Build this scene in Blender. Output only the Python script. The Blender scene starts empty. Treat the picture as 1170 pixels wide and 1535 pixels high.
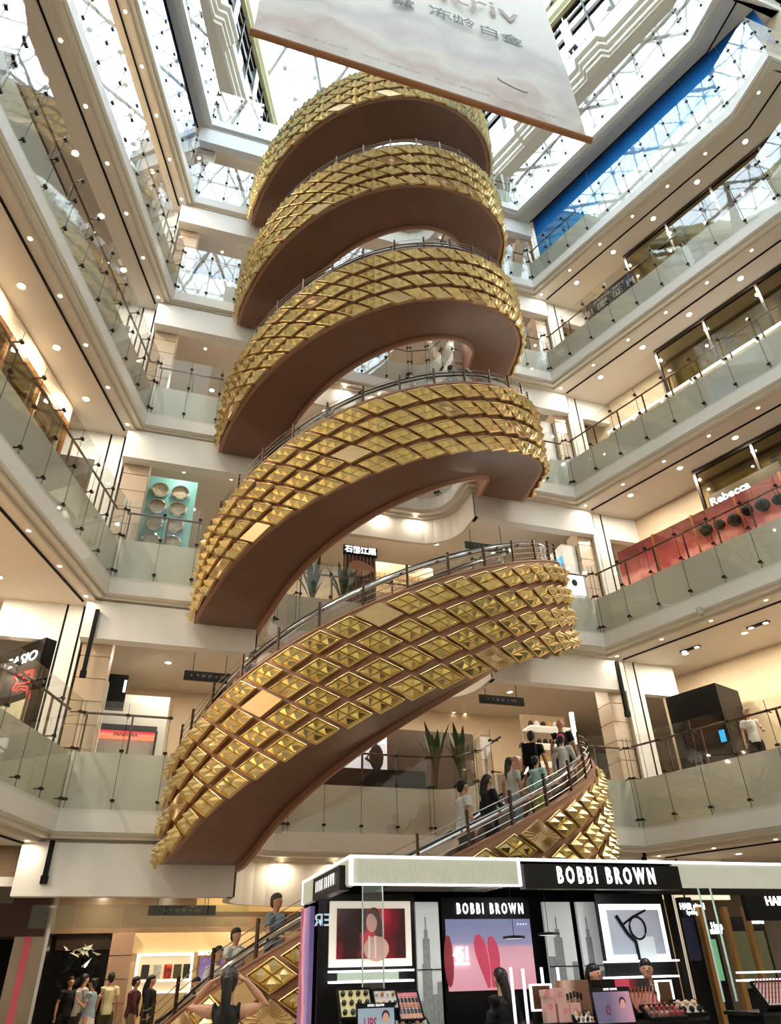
import bpy, bmesh, math, random
from mathutils import Vector, Matrix
random.seed(7)
C = bpy.context.scene.collection
PI = math.pi
sin, cos, rad = math.sin, math.cos, math.radians

# ------------------------------------------------------------------ camera
# world frame: origin under the axis of the spiral, X along the back facade, Y away from the camera
CAM = Vector((-4.94, -16.18, 1.6)); FPX = 1050.0
_p, _r, _a = rad(33.236), rad(-1.45), rad(18)
def _yaw(v): return Vector((v[0]*cos(_a)+v[1]*sin(_a), -v[0]*sin(_a)+v[1]*cos(_a), v[2]))
_f = Vector((0, cos(_p), sin(_p))); _u = Vector((0, -sin(_p), cos(_p))); _x = Vector((1, 0, 0))
RT, UP, FW = _yaw(_x*cos(_r)+_u*sin(_r)), _yaw(-_x*sin(_r)+_u*cos(_r)), _yaw(_f)
cd = bpy.data.cameras.new('camera'); cam = bpy.data.objects.new('camera', cd); C.objects.link(cam)
cd.sensor_fit = 'HORIZONTAL'; cd.sensor_width = 36; cd.lens = FPX/1170*36; cd.clip_end = 300
M = Matrix((RT, UP, -FW)).transposed().to_4x4(); M.translation = CAM; cam.matrix_world = M
bpy.context.scene.camera = cam

# ------------------------------------------------------------------ daylight, exposure
SKY = 3.1
w = bpy.data.worlds.new('sky'); bpy.context.scene.world = w; w.use_nodes = True
w.node_tree.nodes['Background'].inputs[0].default_value = (0.80, 0.91, 1.0, 1)
w.node_tree.nodes['Background'].inputs[1].default_value = SKY
vs = bpy.context.scene.view_settings
vs.view_transform = 'Standard'; vs.look = 'None'; vs.gamma = 1; vs.exposure = 1.1; vs.use_curve_mapping = False
def area(name, loc, sx, sy, power, col=(1, .84, .64), rz=0, rx=0):
    l = bpy.data.lights.new(name, 'AREA'); l.shape = 'RECTANGLE'; l.size = sx; l.size_y = sy; l.energy = power; l.color = col
    o = bpy.data.objects.new(name, l); C.objects.link(o); o.location = loc; o.rotation_euler = (rx, 0, rz)
    return o
H = 5.2
def FZ(k): return k*H-1.16
# every downlight of the galleries is a small disc lamp; their fittings are built further down
def spot(loc, power, col, r=.07):
    l = bpy.data.lights.new('downlight_lamp', 'AREA'); l.shape = 'DISK'; l.size = r*2; l.energy = power; l.color = col
    o = bpy.data.objects.new('downlight_lamp', l); C.objects.link(o); o.location = loc
def along(A, B, d, o):
    v = Vector((B[0]-A[0], B[1]-A[1])).normalized(); n = Vector((-v.y, v.x)); return Vector(A)+v*d+n*o
A_, B_ = (-6.76, 0), (6.68, 0); LW1, RW1 = (-9.52, -8.12), (9.73, -8.12)
BIG = []                        # where the large ceiling lights hang: (level, x, y)
for k in range(0, 6):
    zc = FZ(k+1)-.235; pw = (70, 165, 130, 120, 110, 85)[k]
    c = ((1, .84, .64), (1, .86, .68), (1, .89, .74), (1, .91, .79), (1, .93, .84), (1, .96, .90))[k]
    pts = []
    for i in range(5):
        for A, B, s_ in ((B_, RW1, 1), (A_, LW1, -1)):
            p = along(A, B, 1.3+1.8*i, s_*(1.1 if k > 1 else 1.9)); pts.append((p.x, p.y, pw/4.5))
    for x in (-5.2, -3.0, -1.0, 1.2, 3.2, 5.4): pts.append((x, 3.7, pw/5.5))
    for x in (-9.2, 9.2): pts.append((x, 2.4, pw/10))
    if k == 1: pts += [(11.6, -1.5, 30), (12.6, -4.5, 30), (-11.2, -1, 24), (-12, -4, 24)]
    for x, y, p_ in pts: spot((x, y, zc), p_, c); BIG.append((k+1, x, y))
    if k:
        for x in (-5.6, -4.2, 3.9, 5.4): spot((x, .9, zc), 7, c, .04)
    if k < 5:
        for i in range(6):
            p = along(B_, RW1, .05+1.48*i, .40); spot((p.x, p.y, zc), 8 if i else 3, c, .04)
            p = along(A_, LW1, .25+1.45*i, -.38); spot((p.x, p.y, zc), 8 if i else 3, c, .04)
        for x in (-1.9, -.6, .7, 1.9): spot((x, 2.18, zc), 6, c, .04)
for x, y in ((-6, 6.2), (-4.2, 5.4), (-2.4, 6.4)): spot((x, y, 3.6), 22, (1, .82, .58))
for x in (-8, -3, 2, 7): spot((x, -13, 3.9), 32, (1, .86, .68))

# ------------------------------------------------------------------ materials
MATS = {}
ESC = .36          # lamps and screens are balanced against the exposure
def mat(name, col, rough=.6, metal=0, emit=None, es=1, noise=.06, nscale=6, bump=0, bscale=40, spec=None, alpha=None):
    if name in MATS: return MATS[name]
    m = bpy.data.materials.new(name); m.use_nodes = True; nt = m.node_tree; b = nt.nodes['Principled BSDF']
    c = [((x+.055)/1.055)**2.4 if x > .04045 else x/12.92 for x in col]     # colours are given in sRGB
    b.inputs['Roughness'].default_value = rough; b.inputs['Metallic'].default_value = metal
    if spec is not None: b.inputs['Specular IOR Level'].default_value = spec
    tc = nt.nodes.new('ShaderNodeTexCoord')
    n = nt.nodes.new('ShaderNodeTexNoise'); n.inputs['Scale'].default_value = nscale; n.inputs['Detail'].default_value = 3
    nt.links.new(tc.outputs['Object'], n.inputs['Vector'])
    mx = nt.nodes.new('ShaderNodeMix'); mx.data_type = 'RGBA'
    mx.inputs[6].default_value = (*[v*(1-noise*1.6) for v in c], 1); mx.inputs[7].default_value = (*[min(1, v*(1+noise)) for v in c], 1)
    nt.links.new(n.outputs['Fac'], mx.inputs[0]); nt.links.new(mx.outputs[2], b.inputs['Base Color'])
    if bump:
        n2 = nt.nodes.new('ShaderNodeTexNoise'); n2.inputs['Scale'].default_value = bscale; n2.inputs['Detail'].default_value = 2
        nt.links.new(tc.outputs['Object'], n2.inputs['Vector'])
        bp = nt.nodes.new('ShaderNodeBump'); bp.inputs['Strength'].default_value = bump; bp.inputs['Distance'].default_value = .02
        nt.links.new(n2.outputs['Fac'], bp.inputs['Height']); nt.links.new(bp.outputs['Normal'], b.inputs['Normal'])
    if emit:
        e = [((x+.055)/1.055)**2.4 if x > .04045 else x/12.92 for x in emit]
        b.inputs['Emission Color'].default_value = (*e, 1); b.inputs['Emission Strength'].default_value = es*ESC
    MATS[name] = m
    return m
def glass_mat(name, tint, gloss=1.0, rough=.02):
    m = bpy.data.materials.new(name); m.use_nodes = True; nt = m.node_tree; nt.nodes.clear()
    o = nt.nodes.new('ShaderNodeOutputMaterial'); t = nt.nodes.new('ShaderNodeBsdfTransparent'); t.inputs[0].default_value = (*tint, 1)
    g = nt.nodes.new('ShaderNodeBsdfGlossy'); g.inputs['Roughness'].default_value = rough
    fr = nt.nodes.new('ShaderNodeFresnel'); ge = nt.nodes.new('ShaderNodeNewGeometry'); mi = nt.nodes.new('ShaderNodeMapRange'); mi.inputs[3].default_value = 1.55; mi.inputs[4].default_value = 1/1.55
    nt.links.new(ge.outputs['Backfacing'], mi.inputs[0]); nt.links.new(mi.outputs[0], fr.inputs['IOR'])
    ml = nt.nodes.new('ShaderNodeMath'); ml.operation = 'MULTIPLY'; ml.inputs[1].default_value = gloss; ml.use_clamp = True
    n = nt.nodes.new('ShaderNodeTexNoise'); n.inputs['Scale'].default_value = 1.3
    bp = nt.nodes.new('ShaderNodeBump'); bp.inputs['Strength'].default_value = .03; bp.inputs['Distance'].default_value = .05
    tc = nt.nodes.new('ShaderNodeTexCoord'); nt.links.new(tc.outputs['Object'], n.inputs['Vector'])
    nt.links.new(n.outputs['Fac'], bp.inputs['Height']); nt.links.new(bp.outputs['Normal'], g.inputs['Normal'])
    x = nt.nodes.new('ShaderNodeMixShader')
    nt.links.new(fr.outputs[0], ml.inputs[0]); nt.links.new(ml.outputs[0], x.inputs[0])
    nt.links.new(t.outputs[0], x.inputs[1]); nt.links.new(g.outputs[0], x.inputs[2]); nt.links.new(x.outputs[0], o.inputs[0])
    MATS[name] = m
    return m
def ramp_mat(name, stops, axis=2, lo=0, hi=1, rough=.5, emit=0, wob=0, wscale=2, spec=.5):
    """flat printed colour bands along one object axis, optionally wavy (posters, screens)"""
    m = bpy.data.materials.new(name); m.use_nodes = True; nt = m.node_tree; b = nt.nodes['Principled BSDF']
    tc = nt.nodes.new('ShaderNodeTexCoord'); sp = nt.nodes.new('ShaderNodeSeparateXYZ'); nt.links.new(tc.outputs['Object'], sp.inputs[0])
    mr = nt.nodes.new('ShaderNodeMapRange'); mr.inputs[1].default_value = lo; mr.inputs[2].default_value = hi
    src = sp.outputs[axis]
    if wob:
        n = nt.nodes.new('ShaderNodeTexNoise'); n.inputs['Scale'].default_value = wscale; n.inputs['Detail'].default_value = 4
        nt.links.new(tc.outputs['Object'], n.inputs['Vector'])
        ma = nt.nodes.new('ShaderNodeMath'); ma.operation = 'MULTIPLY_ADD'; ma.inputs[1].default_value = wob
        nt.links.new(n.outputs['Fac'], ma.inputs[0]); nt.links.new(src, ma.inputs[2]); src = ma.outputs[0]
    nt.links.new(src, mr.inputs[0])
    cr = nt.nodes.new('ShaderNodeValToRGB'); el = cr.color_ramp.elements
    while len(el) < len(stops): el.new(.5)
    for e, (p, c) in zip(el, stops):
        e.position = p; e.color = (*[((x+.055)/1.055)**2.4 for x in c], 1)
    nt.links.new(mr.outputs[0], cr.inputs[0]); nt.links.new(cr.outputs[0], b.inputs['Base Color'])
    b.inputs['Roughness'].default_value = rough; b.inputs['Specular IOR Level'].default_value = spec
    if emit:
        nt.links.new(cr.outputs[0], b.inputs['Emission Color']); b.inputs['Emission Strength'].default_value = emit*ESC
    MATS[name] = m
    return m
WHITE = mat('white_paint', (.93, .93, .91), .45, noise=.02)
CREAM = mat('cream_paint', (.90, .88, .83), .6, noise=.01)
CEIL = mat('ceiling_paint', (.86, .83, .78), .7, noise=.01)
WARM = mat('warm_plaster', (.86, .78, .66), .6, noise=.05)
EDGE = mat('slab_edge_panel', (.89, .88, .83), .35, noise=.03, nscale=2)
STONE = mat('beige_stone', (.80, .72, .62), .3, noise=.1, nscale=3)
DARKM = mat('dark_bronze', (.20, .17, .15), .35, .6, noise=.05)
BLACK = mat('black_gloss', (.04, .04, .045), .35, noise=.05, spec=.25)
BLACKM = mat('black_matt', (.05, .05, .055), .7, noise=.1, spec=.2)
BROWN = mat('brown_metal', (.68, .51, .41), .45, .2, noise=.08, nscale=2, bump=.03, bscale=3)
RAILB = mat('bronze_rail', (.36, .27, .22), .35, .6, noise=.06)
STEEL = mat('brushed_steel', (.72, .71, .69), .3, .9, noise=.05)
CHROME = mat('chrome', (.85, .85, .86), .12, 1, noise=.02)
RUBBER = mat('black_rubber', (.05, .05, .05), .5, noise=.05)
GOLD = mat('gold_sheet', (.97, .90, .68), .28, 1, noise=.06, nscale=5, bump=.07, bscale=4)
GOLDR = mat('gold_rim', (.94, .85, .62), .34, 1, noise=.08, nscale=8)
GOLDM = mat('pale_gold_matt', (.80, .68, .50), .5, .75, noise=.08, nscale=10)
LAMP = mat('lamp_lens', (1, .95, .85), .5, emit=(1, .93, .78), es=14)
GLOW = mat('white_glow', (1, 1, 1), .5, emit=(1, .98, .96), es=1.7)
GLOWC = mat('soft_glow', (1, 1, .96), .5, emit=(1, .95, .86), es=.5)
SIGNW = mat('white_letters', (1, 1, 1), .5, emit=(1, 1, 1), es=2.5)
GLASS = glass_mat('clear_glass', (.965, .98, .97), 1.5)
SHOPG = glass_mat('shop_glass', (.86, .90, .84), 1.3)
TINTG = glass_mat('tinted_shop_glass', (.78, .74, .58), 1.3)
ROOFG = glass_mat('roof_glass', (.97, .99, 1), .6)
LATT = mat('roof_lattice', (.86, .87, .88), .5, noise=.03)
FLOORM = mat('polished_floor', (.62, .56, .50), .12, noise=.08, nscale=1.5)

# ------------------------------------------------------------------ mesh helpers
WM = {}                         # world matrices of the things, by object name
class MB:
    def __init__(s): s.v = []; s.f = []; s.m = []
    def add(s, vs, fs, mi=0):
        n = len(s.v); s.v += [tuple(v) for v in vs]; s.f += [tuple(i+n for i in f) for f in fs]; s.m += [mi]*len(fs)
        return s
    def box(s, x0, x1, y0, y1, z0, z1, mi=0, T=None):
        vs = [Vector((x, y, z)) for z in (z0, z1) for x, y in ((x0, y0), (x1, y0), (x1, y1), (x0, y1))]
        if T: vs = [T @ v for v in vs]
        return s.add(vs, [(3, 2, 1, 0), (4, 5, 6, 7), (0, 1, 5, 4), (1, 2, 6, 5), (2, 3, 7, 6), (3, 0, 4, 7)], mi)
    def prism(s, poly, z0, z1, mi=0, T=None):
        n = len(poly); vs = [Vector((x, y, z)) for z in (z0, z1) for x, y in poly]
        if T: vs = [T @ v for v in vs]
        return s.add(vs, [tuple(range(n-1, -1, -1)), tuple(range(n, 2*n))]+[(i, (i+1) % n, n+(i+1) % n, n+i) for i in range(n)], mi)
    def tube(s, pts, r, n=6, mi=0, closed=False, rr=None):
        pts = [Vector(p) for p in pts]; rings = []
        for i, p in enumerate(pts):
            a = pts[max(i-1, 0)] if not closed else pts[i-1]; b = pts[min(i+1, len(pts)-1)] if not closed else pts[(i+1) % len(pts)]
            t = (b-a); t = t.normalized() if t.length > 1e-6 else Vector((0, 0, 1))
            up = Vector((0, 0, 1)) if abs(t.z) < .9 else Vector((1, 0, 0))
            u = t.cross(up).normalized(); w = u.cross(t)
            q = rr[i] if rr else r
            qa, qb = q if isinstance(q, tuple) else (q, q)
            rings.append([p+u*cos(2*PI*j/n)*qa+w*sin(2*PI*j/n)*qb for j in range(n)])
        vs = [v for R in rings for v in R]; m = len(rings); fs = []
        for i in range(m if closed else m-1):
            for j in range(n): fs.append((i*n+j, i*n+(j+1) % n, ((i+1) % m)*n+(j+1) % n, ((i+1) % m)*n+j))
        if not closed: fs += [tuple(range(n-1, -1, -1)), tuple((m-1)*n+j for j in range(n))]
        return s.add(vs, fs, mi)
    def lathe(s, prof, n=16, c=(0, 0, 0), mi=0, T=None, a0=0, a1=2*PI):
        vs = []; full = abs(a1-a0-2*PI) < 1e-6; k = n if full else n+1
        for r, z in prof:
            for j in range(k):
                a = a0+(a1-a0)*j/n; v = Vector((c[0]+r*cos(a), c[1]+r*sin(a), c[2]+z)); vs.append(T @ v if T else v)
        fs = []
        for i in range(len(prof)-1):
            for j in range(n): fs.append((i*k+j, i*k+(j+1) % k, (i+1)*k+(j+1) % k, (i+1)*k+j))
        return s.add(vs, fs, mi)
    def ball(s, c, rx, ry=None, rz=None, n=10, mi=0):
        ry = ry or rx; rz = rz or rx; vs = []; m = n//2+1
        for i in range(m+1):
            p = PI*i/m
            for j in range(n): vs.append((c[0]+rx*sin(p)*cos(2*PI*j/n), c[1]+ry*sin(p)*sin(2*PI*j/n), c[2]+rz*cos(p)))
        return s.add(vs, [(i*n+j, i*n+(j+1) % n, (i+1)*n+(j+1) % n, (i+1)*n+j) for i in range(m) for j in range(n)], mi)
    def mesh(s, name, mats, smooth=False, inv=None):
        me = bpy.data.meshes.new(name); vs = s.v
        if inv: vs = [inv @ Vector(v) for v in vs]
        me.from_pydata(vs, [], s.f)
        if not isinstance(mats, (list, tuple)): mats = [mats]
        for m in mats: me.materials.append(m)
        if len(mats) > 1: me.polygons.foreach_set('material_index', s.m)
        me.update()
        if smooth:
            me.polygons.foreach_set('use_smooth', [True]*len(me.polygons))
            try: me.set_sharp_from_angle(angle=rad(38))
            except Exception: pass
        return me
def link(name, me, parent=None, loc=(0, 0, 0), rot=(0, 0, 0), props=None):
    o = bpy.data.objects.new(name, me); C.objects.link(o)
    if parent: o.parent = parent
    o.location = loc; o.rotation_euler = rot
    if props:
        for k, v in props.items(): o[k] = v
    WM[o.name] = (WM[parent.name] if parent else Matrix()) @ (Matrix.Translation(loc) @ Matrix.Rotation(rot[2], 4, 'Z'))
    return o
def part(name, mb, mats, parent, smooth=False, label=None, stuff=False):
    """mb is in world coordinates"""
    o = link(name, mb.mesh(name, mats, smooth, WM[parent.name].inverted()), parent)
    if label: o['label'] = label
    if stuff: o['kind'] = 'stuff'
    return o
def thing(name, label, cat, loc=(0, 0, 0), rz=0, group=None):
    o = link(name, None, None, loc, (0, 0, rz)); o['label'] = label; o['category'] = cat
    if group: o['group'] = group
    return o
def single(name, mb, mats, label, cat, loc=(0, 0, 0), group=None, smooth=False):
    """a thing that is one mesh; mb in world coordinates, origin moved to loc"""
    o = link(name, mb.mesh(name, mats, smooth, Matrix.Translation(loc).inverted()), None, loc)
    o['label'] = label; o['category'] = cat
    if group: o['group'] = group
    return o
def struct(name, mb, mats, smooth=False, parent=None):
    if parent: return part(name, mb, mats, parent, smooth)
    o = link(name, mb.mesh(name, mats, smooth)); o['kind'] = 'structure'; return o
def text(s, size, c, xd, ud, m, parent, name='lettering', ext=.008, sx=1.0, align='CENTER', shear=0, bold=0):
    cu = bpy.data.curves.new(name, 'FONT'); cu.body = s; cu.size = size; cu.extrude = ext; cu.align_x = align; cu.align_y = 'CENTER'
    cu.shear = shear; cu.offset = bold; cu.resolution_u = 2
    t = bpy.data.objects.new(name, cu); C.objects.link(t)
    dg = bpy.context.evaluated_depsgraph_get(); me = bpy.data.meshes.new_from_object(t.evaluated_get(dg))
    bpy.data.objects.remove(t); bpy.data.curves.remove(cu)
    xd = Vector(xd).normalized(); ud = Vector(ud).normalized(); n = xd.cross(ud)
    T = Matrix((xd*sx, ud, n)).transposed().to_4x4(); T.translation = Vector(c)
    me.transform(WM[parent.name].inverted() @ T if parent else T)
    me.materials.clear(); me.materials.append(m)
    return link(name, me, parent)
def ray(x, y): return RT*((x-585)/FPX)-UP*((y-767.5)/FPX)+FW
def at(x, y, A, B):
    """the point of the vertical wall plane through A, B that the photograph shows at pixel x, y"""
    d = ray(x, y); n = Vector((-(B[1]-A[1]), B[0]-A[0], 0)); return CAM+d*((Vector((A[0], A[1], 0))-CAM).dot(n)/d.dot(n))
def aty(x, y, t): return at(x, y, (-1, t), (1, t))

# ------------------------------------------------------------------ plan of the atrium
def arc(cx, cy, r, a0, a1, n=6): return [(cx+r*cos(rad(a0+(a1-a0)*i/n)), cy+r*sin(rad(a0+(a1-a0)*i/n))) for i in range(n+1)]
RECESS = [(-2.8, 0)]+arc(-1.9, 1.1, .9, 180, 90)+arc(1.9, 1.1, .9, 90, 0)+[(2.8, 0)]
HREC = [(-2.8, .12)]+RECESS[1:-1]+[(2.8, .36)]
LWALL = [(-16, -9.93), (-9.55, -9.93), (-9.52, -8.12), A_]
RWALL = [B_, (9.73, -8.12), (9.65, -9.93), (16, -9.75)]
PATH = LWALL+RECESS+RWALL
def offset(P, d):
    out = []
    for i, p in enumerate(P):
        ns = []
        for a, b in ((i-1, i), (i, i+1)):
            if a < 0 or b >= len(P): continue
            v = Vector((P[b][0]-P[a][0], P[b][1]-P[a][1])).normalized(); ns.append(Vector((-v.y, v.x)))
        if len(ns) == 2:
            m = (ns[0]+ns[1]); m /= max(.3, m.dot(ns[0])); 
        else: m = ns[0]
        out.append((p[0]+m.x*d, p[1]+m.y*d))
    return out
def sweep(mb, P, prof, mi=0, close=False):
    """profile of (outward offset, z) swept along the plan path"""
    rows = [[(x, y, z) for x, y in offset(P, d)] for d, z in prof]; n = len(P); vs = [v for R in rows for v in R]
    fs = [(i*n+j, i*n+j+1, (i+1)*n+j+1, (i+1)*n+j) for i in range(len(prof)-1) for j in range(n-1)]
    if close: fs += [((len(prof)-1)*n+j, (len(prof)-1)*n+j+1, j+1, j) for j in range(n-1)]
    return mb.add(vs, fs, mi)
def sheet(mb, P, z, outer=None, mi=0, up=True):
    """horizontal slab face between the path and the outer walls, split into quads"""
    o = []
    for x, y in P:
        if y > -.5 and abs(x) < 7.5: o.append((x if abs(x) < 6.5 else math.copysign(16, x), 12))
        else: o.append((math.copysign(16, x), y if y > -9 else -10.2))
    n = len(P); vs = [(x, y, z) for x, y in P]+[(x, y, z) for x, y in o]
    return mb.add(vs, [(j, j+1, n+j+1, n+j) for j in range(n-1)], mi)

# ------------------------------------------------------------------ building shell
struct('floor', MB().box(-16, 16, -24, 12, -.3, 0), FLOORM)
struct('wall_front', MB().box(-16, 16, -24.3, -24, 0, 44), CREAM)
struct('wall_back', MB().box(-16, 16, 12, 12.3, 0, 31), WARM)
struct('wall_left', MB().box(-16.3, -16, -24.3, 12.3, 0, 44), CREAM)
struct('wall_right', MB().box(16, 16.3, -24.3, 12.3, 0, 44), CREAM)
struct('wall_back_upper', MB().box(-16, 16, 12, 12.3, 31, 44), CREAM)
nt_ = 0
for k in range(1, 7):
    F = FZ(k); z = k*H
    struct('trim_%d' % k, sweep(MB(), PATH, [(.14, F+.42), (0, F+.42), (0, F), (.07, F), (.07, F-.05)]), WHITE)
    struct('trim_%d_molding' % k, sweep(MB(), PATH, [(.07, F-.02), (.10, F-.02), (.10, F-.12), (.27, F-.12), (.27, F-.21)]), CREAM)
    struct('wall_slab_edge_%d' % k, sweep(MB(), PATH, [(.14, F+.40), (.14, F+1.56), (.3, F+1.56), (.3, z-.02)]), EDGE)
    struct('ceiling', sheet(MB(), offset(PATH, .24), F-.2), CEIL)
    struct('floor', sheet(MB(), offset(PATH, .24), z), FLOORM)
    # shadow gap in the soffit
    struct('trim_%d_slot' % k, sweep(sweep(MB(), offset(PATH, 0)[-4:-1], [(.74, F-.203), (.79, F-.203), (.79, F-.23), (.74, F-.23)], close=True),
           PATH[1:4], [(.52, F-.203), (.57, F-.203), (.57, F-.23), (.52, F-.23)], close=True), BLACKM)
    # dropped headers of the back facade and of its curved recess
    for q_ in ((-7.17 if k > 1 else -7.3, -3.2, .1, .42), (3.2, 7.4, .35, .67), (-9.0, -7.85, .47, .7), (7.98, 9.2, .47, .7)): struct('wall_header', MB().box(*q_, F-1.12, F-.19), WHITE)
    sweepm = sweep(MB(), HREC, [(.36, F-.19), (.36, F-1.12), (.5, F-1.12), (.5, F-.19)]); struct('wall_recess_header_%d' % k, sweepm, CREAM)
    # back walls of the galleries
    if k < 6:
        zz = z; top = FZ(k+1)-.19
        b = MB(); b.box(-9, 9, 6.2, 6.4, zz, top); struct('wall_gallery_back', b, WARM)
# ------------------------------------------------------------------ upper storey, windows and skylight
def off_line(A, B, d):
    v = Vector((B[0]-A[0], B[1]-A[1])).normalized(); n = Vector((-v.y, v.x)); return (A[0]+n.x*d, A[1]+n.y*d), (B[0]+n.x*d, B[1]+n.y*d)
def upper(side):
    # wall line running from the front to the back, with projecting bays
    if side > 0: a, b = Vector((10.35, -7.9)), Vector((5.4, 5.1))
    else: a, b = Vector((-9.8, -7.4)), Vector((-4.6, 4.9))
    b = b+(b-a).normalized()*6.4; a2 = a-(b-a).normalized()*2.5
    v = (b-a2).normalized(); L = (b-a2).length; n = Vector((v.y, -v.x))*(-side)      # towards the void: n points inward
    if side > 0: n = Vector((-v.y, v.x))
    else: n = Vector((v.y, -v.x))
    pts = []; bays = []
    for c in (-8.3, -4.5, -.9, 2.8, 6.5):
        t = (c-a2.y)/v.y
        if t > .8: bays.append(t)
    pts.append(a2)
    for t in bays:
        for dt, e in ((-.75, 0), (-.55, .34), (.55, .34), (.75, 0)): pts.append(a2+v*(t+dt)+n*e)
    pts.append(b)
    P = [(p.x, p.y) for p in pts]
    if side > 0: P = P[::-1]
    return P, a2, b, v, n, bays
for side, nm in ((1, 'right'), (-1, 'left')):
    P, a2, b2, v, n, bays = upper(side)
    S0 = [(a2.x, a2.y), (b2.x, b2.y)]
    if side > 0: S0 = S0[::-1]
    z0 = 35.24
    struct('trim_7_%s' % nm, sweep(MB(), P, [(.56, z0+.012), (.2, z0+.012), (.2, z0+.28), (.1, z0+.28), (.1, z0+.42), (.16, z0+.42), (.16, z0+.72), (.0, z0+.72), (.0, z0+.9), (.06, z0+.9), (.06, z0+1.15), (-.12, z0+1.15), (-.12, z0+1.4), (.1, z0+1.4)]), CREAM)
    struct('ceiling', sweep(MB(), S0, [(.14, z0), (2.6, z0)]), CEIL)
    struct('wall_upper_%s' % nm, sweep(MB(), S0, [(.12, z0+1.35), (.12, 38.15), (.3, 38.15)]), WHITE)
    struct('wall_behind_%s' % nm, sweep(MB(), S0, [(2.6, z0), (2.6, 31.2)]), CREAM)
    struct('trim_8_%s' % nm, sweep(MB(), S0, [(.3, 42.0), (-.05, 42.0), (-.05, 42.15), (-.2, 42.3), (-.2, 43.2), (.3, 43.2)]), mat('frieze', (.83, .80, .62), .5))
    # windows: dark frames, panes
    L = (b2-a2).length; nw = int(L/1.15); wn = 0
    win = struct('window_1' if side > 0 else 'window_2', MB().box(-.01, .01, -.01, .01, 38.14, 38.16), DARKM)
    T = Matrix((v.to_3d(), (-n).to_3d() if side > 0 else (-n).to_3d(), Vector((0, 0, 1)))).transposed().to_4x4(); T.translation = Vector((a2.x, a2.y, 0))
    fr = MB()
    for zz, hh in ((38.15, .16), (39.9, .34), (41.1, .2), (41.85, .16)): fr.box(0, L, .16, .34, zz, zz+hh, T=T)
    part('window_frame', fr, DARKM, win)
    for i in range(nw+1):
        m_ = MB().box(i*1.15-.04, i*1.15+.04, .1, .34, 38.15, 42, T=T)
        if i % 3 == 0: m_.box(i*1.15-.22, i*1.15+.22, .02, .3, 38.5, 41.2, T=T)
        part('mullion', m_, STEEL if i % 3 == 0 else DARKM, win)
        if i < nw: part('pane', MB().box(i*1.15+.04, i*1.15+1.11, .24, .25, 38.3, 41.9, T=T), SHOPG, win)
# solid roof around the skylight, skylight lattice and glazing
struct('ceiling', MB().box(-16, -11.6, -24, 12, 43.6, 43.9).box(11.6, 16, -24, 12, 43.6, 43.9).box(-11.6, 11.6, 10.6, 12, 43.6, 43.9), CREAM)
sk = thing('skylight', 'glass roof on a white triangular steel lattice above the atrium', 'skylight', (0, -6, 43.4))
lat = MB(); A3 = 1.7; RH = A3*math.sqrt(3)/2; x0, y0 = -4.06, 3.38
nodes = {}
for j in range(-19, 6):
    for i in range(-10, 17):
        x = x0+i*A3+(j % 2)*A3/2; y = y0+j*RH
        if -11.4 < x < 11.4 and -23.8 < y < 10.4: nodes[(i, j)] = Vector((x, y, 43.5))
for (i, j), p in nodes.items():
    nb = [(i+1, j), (i+(j % 2), j+1), (i+(j % 2)-1, j+1)]
    for q in nb:
        if q in nodes: lat.tube([p, nodes[q]], .035, 4)
    lat.box(p.x-.11, p.x+.11, p.y-.11, p.y+.11, p.z-.08, p.z+.02)
part('lattice', lat, LATT, sk, stuff=True)
part('glazing', MB().box(-11.58, 11.58, -23.98, 10.58, 43.6, 43.62), ROOFG, sk)
rb = MB()
for sx in (-1, 1):
    for i in range(-8, 7):
        x = i*3.4
        pts = [Vector((x+sx*(t+24)*.42, t, 43.2+.0*t)) for t in (-23.8, -16, -8, 0, 8)]
        pts = [p for p in pts if abs(p.x) < 11.4]
        if len(pts) > 1: rb.tube(pts, .11, 6)
part('arch_ribs', rb, LATT, sk, stuff=True)
# ------------------------------------------------------------------ the spiral escalators
def S(th):
    """height above the lower floor at plan angle th (0 = left landing, 90 = towards the camera, 180 = right landing)"""
    def half(t):
        if t < 7: return 0
        if t < 23: return .0347*(t-7)**2/32
        return .0347*(t-15)
    return half(th) if th <= 90 else 5.2-half(180-th)
def cp(R, th, z): return Vector((-R*cos(rad(th)), -R*sin(rad(th)), z))
RO, RI = 4.72, 3.14
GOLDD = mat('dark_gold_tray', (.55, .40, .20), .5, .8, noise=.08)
def tile_mesh(var):
    """four raised pyramids on a rimmed diamond plate; x along the arc, y outwards (negative towards the wall), z up"""
    mb = MB(); a, c = .43, .24
    def dia(s, y): return [(-a*s, y, 0), (0, y, -c*s), (a*s, y, 0), (0, y, c*s)]
    q = [(0, 1, 2, 3)]
    def ring(s0, y0, s1, y1, mi): mb.add(dia(s0, y0)+dia(s1, y1), [(i, (i+1) % 4, 4+(i+1) % 4, 4+i) for i in range(4)], mi)
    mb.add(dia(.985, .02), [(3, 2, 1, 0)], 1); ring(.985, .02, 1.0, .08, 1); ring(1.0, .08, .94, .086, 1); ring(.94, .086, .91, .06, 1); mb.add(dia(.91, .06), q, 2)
    rr = random.Random(var)
    for i, j in ((0, 1), (1, 0), (0, -1), (-1, 0)):
        cx, cz = i*a*.45, j*c*.45; s = .42
        h = .125+rr.uniform(-.015, .015); ax, az = cx+rr.uniform(-.015, .015), cz+rr.uniform(-.02, .012)
        vs = [(cx-a*s, .062, cz), (cx, .062, cz-c*s), (cx+a*s, .062, cz), (cx, .062, cz+c*s), (ax, .062+h, az)]
        mb.add(vs, [(0, 1, 4), (1, 2, 4), (2, 3, 4), (3, 0, 4)], 0)
    # flip x so that the face order points outwards
    return mb.mesh('facet_tile', [GOLD, GOLDR, GOLDD])
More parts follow.
